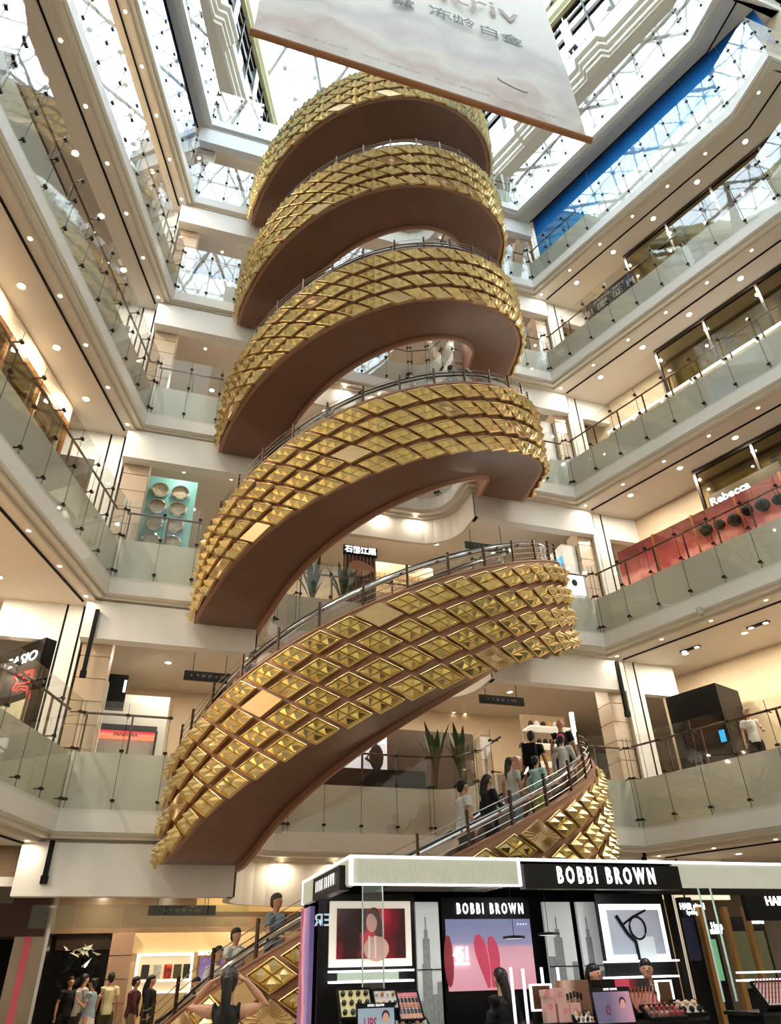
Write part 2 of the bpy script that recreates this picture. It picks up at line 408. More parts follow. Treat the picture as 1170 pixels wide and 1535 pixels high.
def sun_mesh(kind):
    mb = MB(); a, c = .47, .268
    d = lambda s, y: [(-a*s, y, 0), (0, y, -c*s), (a*s, y, 0), (0, y, c*s)]
    mb.add(d(1, 0)+d(1, .07)+d(.97, .08), [(i, (i+1) % 4, 4+(i+1) % 4, 4+i) for i in range(4)]+[(4+i, 4+(i+1) % 4, 8+(i+1) % 4, 8+i) for i in range(4)]+[(8, 9, 10, 11)])
    if kind:
        n = 36
        for i in range(n):
            g = 2*PI*(i+.5)/n; ex, ez = cos(g)*a, sin(g)*a; k = 1/(abs(cos(g))+abs(sin(g))*a/c)
            r0, r1 = .30+.12*(i % 2), .93
            wv = Vector((-sin(g), 0, cos(g)))*.008
            p0, p1 = Vector((cos(g)*a*k*r0, .08, sin(g)*a*k*r0)), Vector((cos(g)*a*k*r1, .08, sin(g)*a*k*r1))
            up = Vector((0, .014, 0))
            mb.add([p0-wv, p0+wv, p1+wv*1.8, p1-wv*1.8, (p0+up), (p1+up)], [(0, 4, 5, 3), (1, 2, 5, 4), (2, 3, 5), (0, 1, 4)])
    return mb.mesh('sunburst_tile', [GOLDM])
TILES = [tile_mesh(i) for i in range(5)]; SUN = [sun_mesh(0), sun_mesh(1)]
def lattice_near(px, py, k):
    d = ray(px, py); R = 4.8; a = d.x**2+d.y**2; b = 2*(d.x*CAM.x+d.y*CAM.y); c = CAM.x**2+CAM.y**2-R*R
    t = (-b-math.sqrt(max(b*b-4*a*c, 0)))/2/a; P = CAM+d*t; th = math.degrees(math.atan2(-P.y, -P.x))
    j = round((th-5)/6.75); th = 5+6.75*j; r = round((S(th)+.05+(.26 if k == 0 else 0)-(P.z-k*H))/.55); return (j, max(0, min(3, r)))
SPECIAL = {0: [(345, 1500), (800, 1240), (285, 1505), (395, 1500)], 1: [(390, 1055), (564, 923), (742, 989), (268, 1215), (838, 830)], 2: [(542, 689), (686, 629), (387, 805), (780, 640), (330, 840)],
           3: [(469, 453), (594, 447), (707, 467), (350, 620)], 4: [(470, 325), (580, 245), (676, 300), (700, 290)], 5: [(590, 147), (505, 160), (430, 240), (660, 135)]}
ELAB = ['lowest gold-tiled spiral escalator flight, rising from the ground floor behind the makeup kiosk', 'second spiral escalator flight from the bottom, its curved wall hung with gold pyramid tiles',
        'third gold-tiled spiral escalator flight from the bottom', 'fourth gold-tiled spiral escalator flight, third below the top one', 'fifth gold-tiled spiral escalator flight, just below the topmost one',
        'topmost gold-tiled spiral escalator flight, right under the glass roof and the banner']
ELAB[3] = 'fourth gold-tiled spiral escalator flight from the bottom, two flights below the topmost'
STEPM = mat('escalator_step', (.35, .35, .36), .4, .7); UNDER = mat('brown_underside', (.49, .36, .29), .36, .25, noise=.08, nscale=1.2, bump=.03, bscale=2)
POSTM = MB().box(-.022, .022, -.022, .022, 0, .56).mesh('post', [RAILB])
NT = 60
def flight(k):
    z0 = k*H; th0, th1 = 0.0, 180.0
    e = thing('spiral_escalator', ELAB[k], 'escalator', (0, 0, z0), group=None)
    ths = [th0+(th1-th0)*i/NT for i in range(NT+1)]
    B0 = lambda th: max(z0+S(th)-1.85, .02) if k == 0 else z0+S(th)-1.85
    UPO = .26 if k == 0 else 0
    T0 = lambda th: z0+S(th)+.36+UPO
    def shell(mb, r0, r1, fb, ft):
        vs = []
        for th in ths: vs += [cp(r0, th, fb(th)), cp(r1, th, fb(th)), cp(r1, th, ft(th)), cp(r0, th, ft(th))]
        fs = []
        for i in range(NT):
            for j in range(4): fs.append((i*4+j, i*4+(j+1) % 4, i*4+4+(j+1) % 4, i*4+4+j))
        fs += [(3, 2, 1, 0), tuple(NT*4+j for j in range(4))]
        return mb.add(vs, fs)
    part('outer_wall', shell(MB(), RO-.1, RO, lambda t: B0(t)+.12, T0), BROWN, e, True)
    part('inner_wall', shell(MB(), RI, RI+.08, B0, T0), BROWN, e, True)
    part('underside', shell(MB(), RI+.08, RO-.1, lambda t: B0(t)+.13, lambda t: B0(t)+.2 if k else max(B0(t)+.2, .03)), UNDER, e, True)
    part('coping', shell(shell(MB(), RO-.16, RO+.02, T0, lambda t: T0(t)+.035), RI-.02, RI+.14, T0, lambda t: T0(t)+.035), BROWN, e, True)
    st = MB(); ns = 52
    for i in range(ns):
        ta, tb = 8+164*i/ns, 8+164*(i+1)/ns; zs = z0+S((ta+tb)/2); zb = max(zs-.25, .01)
        vs = [cp(3.42, ta, zb), cp(4.4, ta, zb), cp(4.4, tb, zb), cp(3.42, tb, zb), cp(3.42, ta, zs), cp(4.4, ta, zs), cp(4.4, tb, zs), cp(3.42, tb, zs)]
        st.add(vs, [(0, 3, 2, 1), (4, 5, 6, 7), (0, 1, 5, 4), (1, 2, 6, 5), (2, 3, 7, 6), (3, 0, 4, 7)])
    part('steps', st, STEPM, e, stuff=True)
    for a0, a1 in ((0, 8), (172, 180)):
        tt = [a0+(a1-a0)*i/3 for i in range(4)]; m = MB(); zz = z0+S(a0+.1)
        vs = [cp(r, t, z) for z in (max(zz-.1, .005), zz+.01) for t in tt for r in (RI+.08, RO-.1)]
        m.add(vs, [(i*2, i*2+1, i*2+3, i*2+2) for i in range(3)]+[(8+i*2, 8+i*2+2, 8+i*2+3, 8+i*2+1) for i in range(3)])
        part('landing_plate', m, STEEL, e)
    hs = [8+164*i/48 for i in range(49)]
    for r, nm in ((4.42, 'outer'), (3.38, 'inner')):
        g = MB(); vs = []
        for th in hs: vs += [cp(r, th, z0+S(th)+.06), cp(r, th, z0+S(th)+.89)]
        g.add(vs, [(2*i, 2*i+1, 2*i+3, 2*i+2) for i in range(48)])
        part('balustrade_glass', g, GLASS, e, True)
        part('handrail', MB().tube([cp(r, th, z0+S(th)+.97) for th in hs], 0, 8, rr=[(.04, .025)]*49), RUBBER, e, True)
        part('rail_guide', MB().tube([cp(r, th, z0+S(th)+.915) for th in hs], 0, 8, rr=[(.05, .045)]*49), CHROME, e, True)
        part('skirt', MB().tube([cp(r, th, z0+S(th)+.03) for th in hs], 0, 6, rr=[(.07, .06)]*49), STEEL, e, True)
    for i in range(17):
        th = 5+170*i/16
        for r in (RO-.06,):
            p = cp(r, th, T0(th)-z0+.03); link('post', POSTM, e, (p.x, p.y, p.z), (0, 0, rad(th)))
    for q in range(4):
        zc = .12+.125*q
        part('cable', MB().tube([cp(RO-.06, 5+170*i/60, T0(5+170*i/60)+zc) for i in range(61)], .009, 4), STEEL, e, True)
    spec = {}
    for i, (x, y) in enumerate(SPECIAL[k]): spec[lattice_near(x, y, k)] = 1
    rr = random.Random(100+k)
    for j in range(0, 26):
        th = 5+6.75*j
        for r in range(4):
            zc = S(th)+.03+UPO-.55*r
            if z0+zc < .28: continue
            sp = (j, r) in spec
            me = SUN[rr.random() < .75] if sp else TILES[rr.randrange(5)]
            p = cp(RO+.025, th, zc)
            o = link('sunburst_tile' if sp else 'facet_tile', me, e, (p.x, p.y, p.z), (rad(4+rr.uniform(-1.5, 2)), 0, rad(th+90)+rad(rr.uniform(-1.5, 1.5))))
            if sp: o['label'] = 'flat pale tile engraved with sun rays'
    return e
for k in range(6): flight(k)
# ------------------------------------------------------------------ glass railings along every slab edge
LEVN = ['', 'first', 'second', 'third', 'fourth', 'fifth', 'sixth']
PANEL = MB().box(.012, .975, -.006, .006, .36, 2.62).mesh('glass_panel', [GLASS])
RPOST = MB().box(-.02, .02, -.02, .02, 1.17, 2.40).mesh('post', [RAILB])
def clampm(mb, p, d, n, z):
    T = Matrix((d.to_3d(), n.to_3d(), Vector((0, 0, 1)))).transposed().to_4x4(); T.translation = Vector((p.x, p.y, z))
    mb.box(-.045, .045, -.035, .02, -.025, .025, T=T); mb.box(-.012, .012, .0, .22, -.012, .012, T=T)
def railing(k, pts, nm, lab, rail=True):
    F = FZ(k); P = [Vector(p) for p in pts]
    o = thing('glass_railing', lab, 'railing', (P[0].x, P[0].y, F), group=None)
    cl = MB(); hr = []; edge = MB()
    for a, b in zip(P[:-1], P[1:]):
        d = (b-a).normalized(); n = Vector((-d.y, d.x)); L = (b-a).length; m = max(1, round(L/.99)); w = L/m
        rz = math.atan2(d.y, d.x); off = n*.0
        for i in range(m):
            q = a+d*(i*w)
            g = link('glass_panel', PANEL, o, (q.x-P[0].x, q.y-P[0].y, 0), (0, 0, rz)); g.scale = (w/.987, 1, 1)
            ps = [q]
            if i == m-1: ps.append(b-d*.06)
            if i == 0: ps[0] = q+d*.06
            for s in ps:
                for zz in (F+.59, F+1.58, F+2.34): clampm(cl, s, d, n, zz)
                cl.box(s.x-.005, s.x+.005, s.y-.005, s.y+.005, F+.42, F+2.6)
            if rail:
                r = q+n*.26+d*.1; link('post', RPOST, o, (r.x-P[0].x, r.y-P[0].y, 0), (0, 0, rz))
                cl.box(0, 1, 0, 1, 0, 1, T=Matrix.Translation((r.x-.015, r.y-.015, F+2.28)) @ Matrix.Diagonal((.03, .03, .03, 1)))
        hr += [a, b]
    part('clamps', cl, DARKM, o, stuff=True)
    if rail:
        path = []
        for i, p in enumerate(P):
            ns = []
            for j in (i-1, i):
                if 0 <= j < len(P)-1: d = (P[j+1]-P[j]).normalized(); ns.append(Vector((-d.y, d.x)))
            m = sum(ns, Vector((0, 0)))/len(ns); m = m.normalized()*(.26/max(.5, m.normalized().dot(ns[0])))
            path.append(Vector((p.x+m.x, p.y+m.y, F+2.42)))
        part('handrail', MB().tube(path, .028, 8), RAILB, o, True)
    return o
ORD = LEVN
RECR = [(-2.8, 0)]+arc(-1.9, 1.1, .92, 180, 90, 2)+arc(1.9, 1.1, .92, 90, 0, 2)+[(2.8, 0)]
for k in range(1, 7):
    nm = ORD[k]
    railing(k, [LWALL[1], LWALL[2], A_], 'l', 'clamped glass railing along the left gallery, %s floor above ground' % nm)
    railing(k, [A_, (-4.86, 0)], 'bl', 'short glass railing at the back left corner, %s floor above ground' % nm)
    railing(k, RECR, 'r', 'curved glass railing of the recess behind the spiral, %s floor above ground' % nm)
    railing(k, [(4.86, 0), B_], 'br', 'short glass railing at the back right corner, %s floor above ground' % nm)
    railing(k, [B_, RWALL[1], RWALL[2], (13.5, -9.82)], 'rr', 'clamped glass railing along the right gallery, %s floor above ground' % nm)
# ------------------------------------------------------------------ downlights
def dl_mesh(r):
    mb = MB(); mb.lathe([(r*1.5, 0), (r*1.5, -.012), (r*1.08, -.012), (r*1.0, .0)], 14, mi=0); mb.lathe([(r, -.004), (.0001, -.004)], 14, mi=1)
    return mb.mesh('downlight', [WHITE, LAMP])
DL = {.045: dl_mesh(.045), .08: dl_mesh(.08)}
ORDN = ['first', 'second', 'third', 'fourth', 'fifth', 'sixth', 'seventh', 'eighth']
def downlight(x, y, z, r, lab, grp):
    o = link('downlight', DL[r], None, (x, y, z)); o['label'] = lab; o['category'] = 'ceiling light'; o['group'] = grp
for k in range(1, 7):
    zc = FZ(k)-.205; nm = ORD[k]
    dim = k == 6
    for i in range(7):
        p = along(B_, RWALL[1], .05+1.48*i, .40) if i < 6 else Vector((10.0, -9.0))
        if not dim: downlight(p.x, p.y, zc, .045, '%s small downlight from the back corner, under the right edge of the %s floor slab' % (ORDN[i], nm), 'downlights under the right edge, floor %d' % k)
        p = along(A_, LWALL[2], .25+1.45*i, -.38)
        if i < 6 and not dim: downlight(p.x, p.y, zc, .045, '%s small downlight from the back corner, under the left edge of the %s floor slab' % (ORDN[i], nm), 'downlights under the left edge, floor %d' % k)
    for i, (x, y) in enumerate(((-1.9, 2.18), (-.6, 2.18), (.7, 2.18), (1.9, 2.18))):
        downlight(x, y, zc, .045, '%s small downlight from the left washing the curved recess header, %s floor slab' % (ORDN[i], nm), 'downlights in the curved recess, floor %d' % k)
    if k > 1:
        for x in (-5.6, -4.2, 3.9, 5.4):
            for y in (.9, 1.7):
                downlight(x, y, zc, .045, 'small downlight behind the back header, %s from left, %s row, %s floor slab' % (ORDN[(-5.6, -4.2, 3.9, 5.4).index(x)], 'front' if y < 1 else 'rear', nm), 'paired downlights behind the back header, floor %d' % k)
big_n = {}
for lv, x, y in BIG:
    side = 'right gallery' if x > 8 or (x > 6.5 and y < 1) else 'left gallery' if x < -8 or (x < -6.5 and y < 1) else 'back gallery'
    i = big_n.get((lv, side), 0); big_n[(lv, side)] = i+1
    downlight(x, y, FZ(lv)-.205, .08, '%s large ceiling light of the %s, under the %s floor slab' % (ORDN[i], side, ORD[lv]), 'large ceiling lights, floor %d' % lv)
# ------------------------------------------------------------------ corner columns and stone pilasters
def tiles_box(name, par, x0, x1, y0, y1, z0, z1, n, m):
    h = (z1-z0)/n
    for i in range(n):
        part(name, MB().box(x0, x1, y0, y1, z0+i*h+.012, z0+(i+1)*h-.012), m, par)
for k in range(0, 6):
    z0, z1 = k*H, FZ(k+1)-.2; nm = ORD[k] if k else 'ground'
    for s, xs in ((-1, (-7.86, -7.64, -7.59, -7.27, -7.22, -7.16)), (1, (7.40, 7.50, 7.52, 7.80, 7.86, 7.99))):
        c = thing('corner_column', 'white corner column with dark joint strips, %s end of the back facade, %s floor' % ('left' if s < 0 else 'right', nm), 'column', (xs[0], .45, z0)) if not (k == 0 and s < 0) else None
        if c is None: continue
        part('core', MB().box(xs[0]+.01, xs[5]-.01, .48, .95, z0, z1), CREAM, c)
        for i, (nm_, m_) in enumerate((('edge_panel', WHITE), ('dark_joint', BLACKM), ('face_panel', WHITE), ('dark_joint', BLACKM), ('edge_panel', WHITE))):
            part(nm_, MB().box(xs[i], xs[i+1], .45 if m_ is WHITE else .465, .48, z0, z1), m_, c)
    zt = FZ(k+1)-1.1
    for s, x0, x1, y in ((-1, -7.1, -6.45, .45), (1, 6.88, 7.42, .6)):
        if k == 0 and s < 0: continue
        c = thing('stone_pilaster', 'beige stone clad pilaster behind the %s corner column, %s floor' % ('left' if s < 0 else 'right', nm), 'pilaster', (x0, y, z0))
        part('core', MB().box(x0+.02, x1-.02, y+.03, y+.6, z0, zt+.2), WARM, c)
        tiles_box('stone_tile', c, x0, x1, y, y+.62, z0, zt+.2, 6, STONE)
zc = FZ(2)-.205
for i, (px_, py_) in enumerate(((673, 1074), (680, 1068), (690, 1076), (697, 1070), (808, 1084), (816, 1079), (823, 1086), (832, 1081))):
    d_ = ray(px_, py_); q = CAM+d_*((zc-1.6)/d_.z); downlight(q.x, q.y, zc, .045, '%s of four clustered ceiling lights, %s cluster above the first floor recess' % (ORDN[i % 4], 'left' if i < 4 else 'right'), 'clustered ceiling lights above the first floor')
tw = thing('transom_wall', 'bronze patterned wall strip over a white ledge, far left below the first floor edge', 'wall panel', (-8.2, .6, 2.8))
part('patterned_panel', MB().box(-9.4, -7.3, .6, .7, 3.28, 3.86), mat('woven_bronze', (.52, .44, .34), .4, .4, noise=.3, nscale=25), tw)
part('ledge', MB().box(-9.4, -7.25, .5, .7, 3.12, 3.28), WHITE, tw); part('pane', MB().box(-9.4, -7.3, .62, .64, 2.84, 3.12), TINTG, tw)
# ------------------------------------------------------------------ walls between the corner and the shops, shop fronts
def quad_wall(A, B, th, z0, z1, mb=None):
    v = Vector((B[0]-A[0], B[1]-A[1])); L = v.length; v.normalize(); n = Vector((-v.y, v.x))
    T = Matrix((v.to_3d(), n.to_3d(), Vector((0, 0, 1)))).transposed().to_4x4(); T.translation = Vector((A[0], A[1], 0))
    return (mb or MB()).box(0, L, 0, th, z0, z1, T=T)
def storefront(A, B, z0, z1, lab, n, rows=1, col=None, frame=DARKM, back=None, depth=1.6):
    v = Vector((B[0]-A[0], B[1]-A[1])); L = v.length; v.normalize(); nn = Vector((-v.y, v.x))
    T = Matrix((v.to_3d(), nn.to_3d(), Vector((0, 0, 1)))).transposed().to_4x4(); T.translation = Vector((A[0], A[1], 0))
    o = thing('storefront', lab, 'storefront', (A[0], A[1], z0))
    part('top_rail', MB().box(-.05, L, -.04, .06, z1-.12, z1, T=T), frame, o); part('bottom_rail', MB().box(-.05, L, -.04, .06, z0, z0+.1, T=T), frame, o)
    for i in range(n+1): part('mullion', MB().box(i*L/n-.04, i*L/n+.04, -.05, .06, z0, z1, T=T), frame, o)
    for i in range(n): part('pane', MB().box(i*L/n+.04, (i+1)*L/n-.04, 0, .012, z0+.1, z1-.12, T=T), TINTG, o)
    part('back_wall', MB().box(-.05, L, depth, depth+.1, z0, z1, T=T), back or WARM, o)
    return o, T, L
OFR = 1.6
for k in range(1, 6):
    z, zc = k*H, FZ(k+1)-.2
    o_ = 3.4 if k < 2 else OFR
    a, b = along(B_, RWALL[1], -.6, o_), along(B_, RWALL[1], 13, o_)
    c, d = along(A_, LWALL[2], -1.0, -o_), along(A_, LWALL[2], 13, -o_)
    if k in (1, 5): struct('wall_gallery_right', quad_wall(a, b, .1, z, zc), WARM)
    if k in (1, 4, 5): struct('wall_gallery_left', quad_wall(d, c, .1, z, zc), WARM)
def wl(o): return along(A_, LWALL[2], 0, -o), along(A_, LWALL[2], 8, -o)
def wr(o): return along(B_, RWALL[1], 0, o), along(B_, RWALL[1], 8, o)
# right side: clear glass shop fronts on floors 3 to 5, rose coloured shop on 3
ROSE = ramp_mat('rose_display', [(0, (.45, .16, .14)), (.35, (.78, .38, .36)), (.5, (.95, .62, .56)), (.62, (.70, .30, .28)), (1, (.40, .15, .15))], 2, .7, 3.0, .35, .3, 1.6, 1.1)
OLIVE = mat('olive_gold_wall', (.42, .37, .23), .35, noise=.06, nscale=1.5)
R0, R1 = wr(OFR)
for k, lab in ((2, 'dark framed glass shop front over a rose display, right gallery, second floor'),
               (3, 'tall dark framed glass shop front over lit cabinets, right gallery, third floor'),
               (4, 'wide glass shop front with bright ceiling lamps inside, right gallery, fourth floor')):
    z0, z1 = k*H, FZ(k+1)-.22
    a = along(B_, RWALL[1], 3.25, OFR); b = along(B_, RWALL[1], 10.5, OFR)
    storefront(a, b, z0, z1, lab, 4, back=OLIVE if k == 2 else mat('pale_olive_wall', (.45, .40, .27), .5), depth=.7)
    struct('wall_right_%d' % k, quad_wall(along(B_, RWALL[1], -.6, OFR+.9), along(B_, RWALL[1], 3.2, OFR+.9), .1, z0, z1), WARM)
# rose display: panels along the shop front of floor 3
z0 = 10.4+.02
rd = thing('rose_display', 'rose and copper window display with dark round shapes, right gallery, second floor', 'display', (8.2, 0, z0))
for i in range(8):
    a, b = along(B_, RWALL[1], .15+1.35*i, OFR-.16), along(B_, RWALL[1], 1.43+1.35*i, OFR-.16)
    part('display_panel', quad_wall(a, b, .03, z0, 12.75), ROSE, rd)
    part('copper_post', quad_wall(b, along(B_, RWALL[1], 1.5+1.35*i, OFR-.16), .06, z0, 12.8), mat('copper', (.72, .48, .28), .35, .7), rd)
bl = MB()
for i in range(13):
    p = along(B_, RWALL[1], 3.2+.42*i, OFR-.3); bl.ball((p.x, p.y, 12.05-.05*(i % 3)), .2-.03*(i % 2), n=8)
part('dark_shades', bl, BLACKM, rd, True)
vR = Vector((RWALL[1][0]-B_[0], RWALL[1][1]-B_[1], 0)).normalized()
sg = thing('shop_sign', 'dark sign board with glowing white lettering, right gallery of the second floor', 'sign', (9.5, -3.2, 13.0))
a, b = along(B_, RWALL[1], 3.45, OFR-.1), along(B_, RWALL[1], 5.6, OFR-.1)
part('board', quad_wall(a, b, .05, 12.55, 13.15), mat('sign_olive', (.30, .26, .14), .4), sg)
m_ = along(B_, RWALL[1], 4.1, OFR-.16); text('Rebecca', .36, (m_.x, m_.y, 12.85), vR, (0, 0, 1), SIGNW, sg, bold=.004)
# lit casework on floor 4, right
cs = thing('display_cabinets', 'row of white lit glass display cabinets, right gallery of the third floor', 'cabinet', (8, 0, 15.6))
for i in range(6):
    a, b = along(B_, RWALL[1], .9+1.1*i, OFR-.25), along(B_, RWALL[1], 1.92+1.1*i, OFR-.25)
    part('cabinet', quad_wall(a, b, .2, 15.62, 17.15), mat('cabinet_interior', (.85, .78, .62), .5, noise=.3, nscale=9), cs)
    part('light_strip', quad_wall(a, b, .25, 17.15, 17.27), GLOW, cs)
    part('light_strip', quad_wall(a, along(B_, RWALL[1], .98+1.1*i, OFR-.25), .24, 15.65, 17.15), GLOWC, cs)
# shelf wall of floor 4/5 header near the corner: dark banner with white characters on the fifth... fourth floor rail
bn = thing('sign_banner', 'dark grey banner with white Chinese characters behind a right glass railing', 'sign', (8.5, -.6, 26))
Q = wr(.55); p0 = at(878, 463, *Q); p1 = at(948, 420, *Q)
v = Vector((p1.x-p0.x, p1.y-p0.y, 0)); Lb = v.length; v.normalize()
zb = p0.z-.75
part('cloth', quad_wall((p0.x, p0.y), (p1.x, p1.y), .03, zb, zb+.85), mat('charcoal_cloth', (.22, .21, .22), .7), bn)
nI = Vector((v.y, -v.x, 0))
c_ = Vector((p0.x, p0.y, zb+.36))+v*Lb*.5+nI*.02
text('德 图 征 雅', .34, c_, v, (0, 0, 1), mat('dull_white', (.85, .84, .82), .6), bn, sx=1.5)
text('KAMOSEEN', .16, c_+Vector((0, 0, .30)), v, (0, 0, 1), MATS['dull_white'], bn, sx=1.6)
# ------------------------------------------------------------------ blue hoarding of the fifth floor, both sides
BLUE = ramp_mat('blue_print', [(0, (.62, .82, .94)), (.3, (.25, .66, .90)), (.62, (.08, .52, .82)), (.85, (.05, .36, .66)), (1, (.04, .16, .36))], 2, .3, 4.2, .75, 0, .7, .7, .15)
for s, W0, W1, o_, nm in ((1, B_, RWALL[1], .80, 'right'), (-1, A_, LWALL[2], -.62, 'left')):
    h = thing('hoarding', 'tall blue printed hoarding with pale clouds closing the %s gallery of the fifth floor' % nm, 'hoarding', (*along(W0, W1, 0, o_), 26.0))
    for i in range(7):
        a, b = along(W0, W1, .12+1.5*i, o_), along(W0, W1, 1.61+1.5*i, o_)
        part('hoarding_panel', quad_wall(a, b, .04, 26.0, FZ(6)-.22), BLUE, h)
# ------------------------------------------------------------------ left side shops
L0, L1 = wl(OFR)
COL = ramp_mat('warm_mosaic', [(0, (.16, .13, .12)), (.3, (.42, .24, .22)), (.5, (.66, .42, .40)), (.62, (.50, .28, .14)), (.8, (.18, .14, .12)), (1, (.36, .22, .12))], 2, .6, 3.4, .3, .25, 2.6, 1.6)
storefront(along(A_, LWALL[2], 11.5, -OFR), along(A_, LWALL[2], 1.0, -OFR), 10.4, FZ(3)-.75, 'shop front with orange band and reddish mosaic display, left gallery, second floor', 7, back=COL, depth=.5, frame=mat('orange_bronze', (.55, .35, .16), .35, .4))
struct('wall_left_2', quad_wall(along(A_, LWALL[2], 11.5, -OFR+.05), along(A_, LWALL[2], 1.0, -OFR+.05), .1, FZ(3)-.75, FZ(3)-.2), WARM)
storefront(along(A_, LWALL[2], 11.5, -OFR-.2), along(A_, LWALL[2], 3.6, -OFR-.2), 15.6, FZ(4)-.22, 'olive tinted glass shop front with dark frame, left gallery, third floor', 4, back=OLIVE, depth=.9)
# watch shop on floor 1
WA, WB = (-9.30, 2.21), (-7.78, .35)
sh = thing('watch_shop', 'black watch shop box with glowing white sign and red neon drawing', 'shop', (-8.5, 1.3, 5.2))
vL = Vector((WB[0]-WA[0], WB[1]-WA[1], 0)).normalized(); nL = Vector((vL.y, -vL.x, 0))
part('body', quad_wall(WA, WB, 1.2, 5.22, 8.1), BLACKM, sh)
part('sign_board', quad_wall((WA[0]+nL.x*.12, WA[1]+nL.y*.12), (WB[0]+nL.x*.12, WB[1]+nL.y*.12), .12, 7.45, 8.1), BLACK, sh)
c_ = at(31, 990, (WA[0]+nL.x*.14, WA[1]+nL.y*.14), (WB[0]+nL.x*.14, WB[1]+nL.y*.14)); text('CASIO', .34, c_, vL, (0, 0, 1), SIGNW, sh, bold=.003, sx=1.3)
NEON = mat('red_neon', (1, .2, .2), .4, emit=(1, .12, .10), es=2.2); ne = MB()
def wp(x, y): return at(x, y, (WA[0]+nL.x*.05, WA[1]+nL.y*.05), (WB[0]+nL.x*.05, WB[1]+nL.y*.05))
for poly in ([(17, 1034), (22, 1011), (50, 1004), (47, 1020), (44, 1046)], [(17, 1034), (24, 1026), (44, 1022)], [(20, 1036), (28, 1029), (41, 1029), (40, 1043)], [(24, 1037), (30, 1033), (38, 1034)], [(27, 1012), (47, 1008), (46, 1014), (34, 1017)], [(22, 1014), (27, 1020), (23, 1026)]):
    ne.tube([wp(*q) for q in poly], .014, 5)
part('neon_drawing', ne, NEON, sh)
pa, pb = wp(2, 1045), wp(42, 1052)
part('poster', quad_wall((pa.x+nL.x*.02, pa.y+nL.y*.02), (pb.x+nL.x*.02, pb.y+nL.y*.02), .03, 5.5, 6.75), ramp_mat('figure_poster', [(0, (.2, .2, .24)), (.45, (.36, .36, .4)), (.55, (.82, .78, .74)), (.7, (.25, .26, .3)), (1, (.75, .75, .62))], 0, -1, 1.2, .5, .3, 2.2, 3), sh)
# ------------------------------------------------------------------ back left openings
def wallbox(name, lab, cat, px, t, th, m, group=None):
    """a panel parallel to the back facade: px = left, right, top, bottom pixels"""
    l, r, tp, bt = px; p0 = aty(l, tp, t); p1 = aty(r, bt, t)
    return p0, p1
# turquoise display with round silver frames, floor 2... third opening from the ground
TUR = mat('turquoise_panel', (.56, .84, .84), .5, noise=.04)
tq = thing('turquoise_display', 'turquoise wall panel with pairs of round silver frames, back left opening', 'display', (-5.9, 1.5, 10.4))
part('panel', MB().box(-6.62, -5.14, 1.5, 1.62, 10.42, 13.78), TUR, tq)
for i in range(5):
    for j in range(2):
        cx, cz = -6.14+.56*j, 13.28-.56*i
        T = Matrix.Translation((cx, 1.5, cz)) @ Matrix.Rotation(rad(90), 4, 'X')
        f = part('round_frame', MB().lathe([(.25, 0), (.25, .1), (.21, .12), (.21, .03)], 20, T=T), CHROME, tq, True)
        part('frame_back', MB().lathe([(.21, .03), (.001, .03)], 20, T=T), mat('gift_back', (.80, .76, .66), .4, noise=.4, nscale=8), f)
# braun shop, floor 4
br = thing('appliance_shop', 'navy shop wall with white lettering and white panel, back left of the fourth floor', 'shop', (-5.9, 3.0, 20.8))
NAVY = mat('slate_blue', (.33, .43, .50), .5)
part('wall', MB().box(-7.1, -4.7, 2.6, 2.75, 20.82, 24.45), NAVY, br)
part('white_panel', MB().box(-6.7, -5.3, 2.55, 2.6, 22.3, 23.55), mat('white_board', (.92, .90, .90), .5, emit=(.9, .9, .92), es=.25), br)
text('BRAUN', .38, (-5.75, 2.54, 23.98), (1, 0, 0), (0, 0, 1), SIGNW, br, bold=.012)
for i, (x, c) in enumerate(((-6.6, WHITE), (-6.1, CHROME), (-5.7, WHITE), (-5.1, WHITE))):
    part('appliance', MB().lathe([(.001, 0), (.09, 0), (.10, .25), (.06, .5), (.001, .52)], 12, (x, 2.3, 21.3)), c, br, True)
part('shelf', MB().box(-7.0, -4.8, 2.1, 2.55, 21.24, 21.3), NAVY, br)
# white shop with a red band, floor 1... second floor opening left
ws = thing('white_shop', 'white shop portal with a glowing red and orange sign band', 'shop', (-6, 4.2, 5.2))
p0 = aty(148, 1093, 4.2); p1 = aty(228, 1110, 4.2)
part('portal', MB().box(p0.x-.6, p1.x+.3, 4.2, 4.4, 5.22, 8.2), WHITE, ws)
part('sign_band', MB().box(p0.x, p1.x+.05, 4.12, 4.2, p1.z-.02, p0.z-.03), ramp_mat('red_orange', [(0, (.95, .52, .38)), (.5, (.96, .55, .42)), (.62, (.95, .25, .32)), (1, (.95, .25, .32))], 2, p1.z-5.2, p0.z-5.2, .5, 1.4), ws)
part('sign_hood', MB().box(p0.x-.03, p1.x+.08, 4.05, 4.2, p0.z-.03, p0.z+.12), DARKM, ws)
part('portal_leg', MB().box(p0.x-.06, p0.x, 4.05, 4.2, 5.22, p0.z), DARKM, ws); part('portal_leg', MB().box(p1.x+.05, p1.x+.11, 4.05, 4.2, 5.22, p0.z), DARKM, ws)
text('PANDORA', .13, ((p0.x+p1.x)/2, 4.11, (p0.z+p1.z)/2-.02), (1, 0, 0), (0, 0, 1), mat('dark_red', (.45, .1, .12), .5), ws, bold=.003)
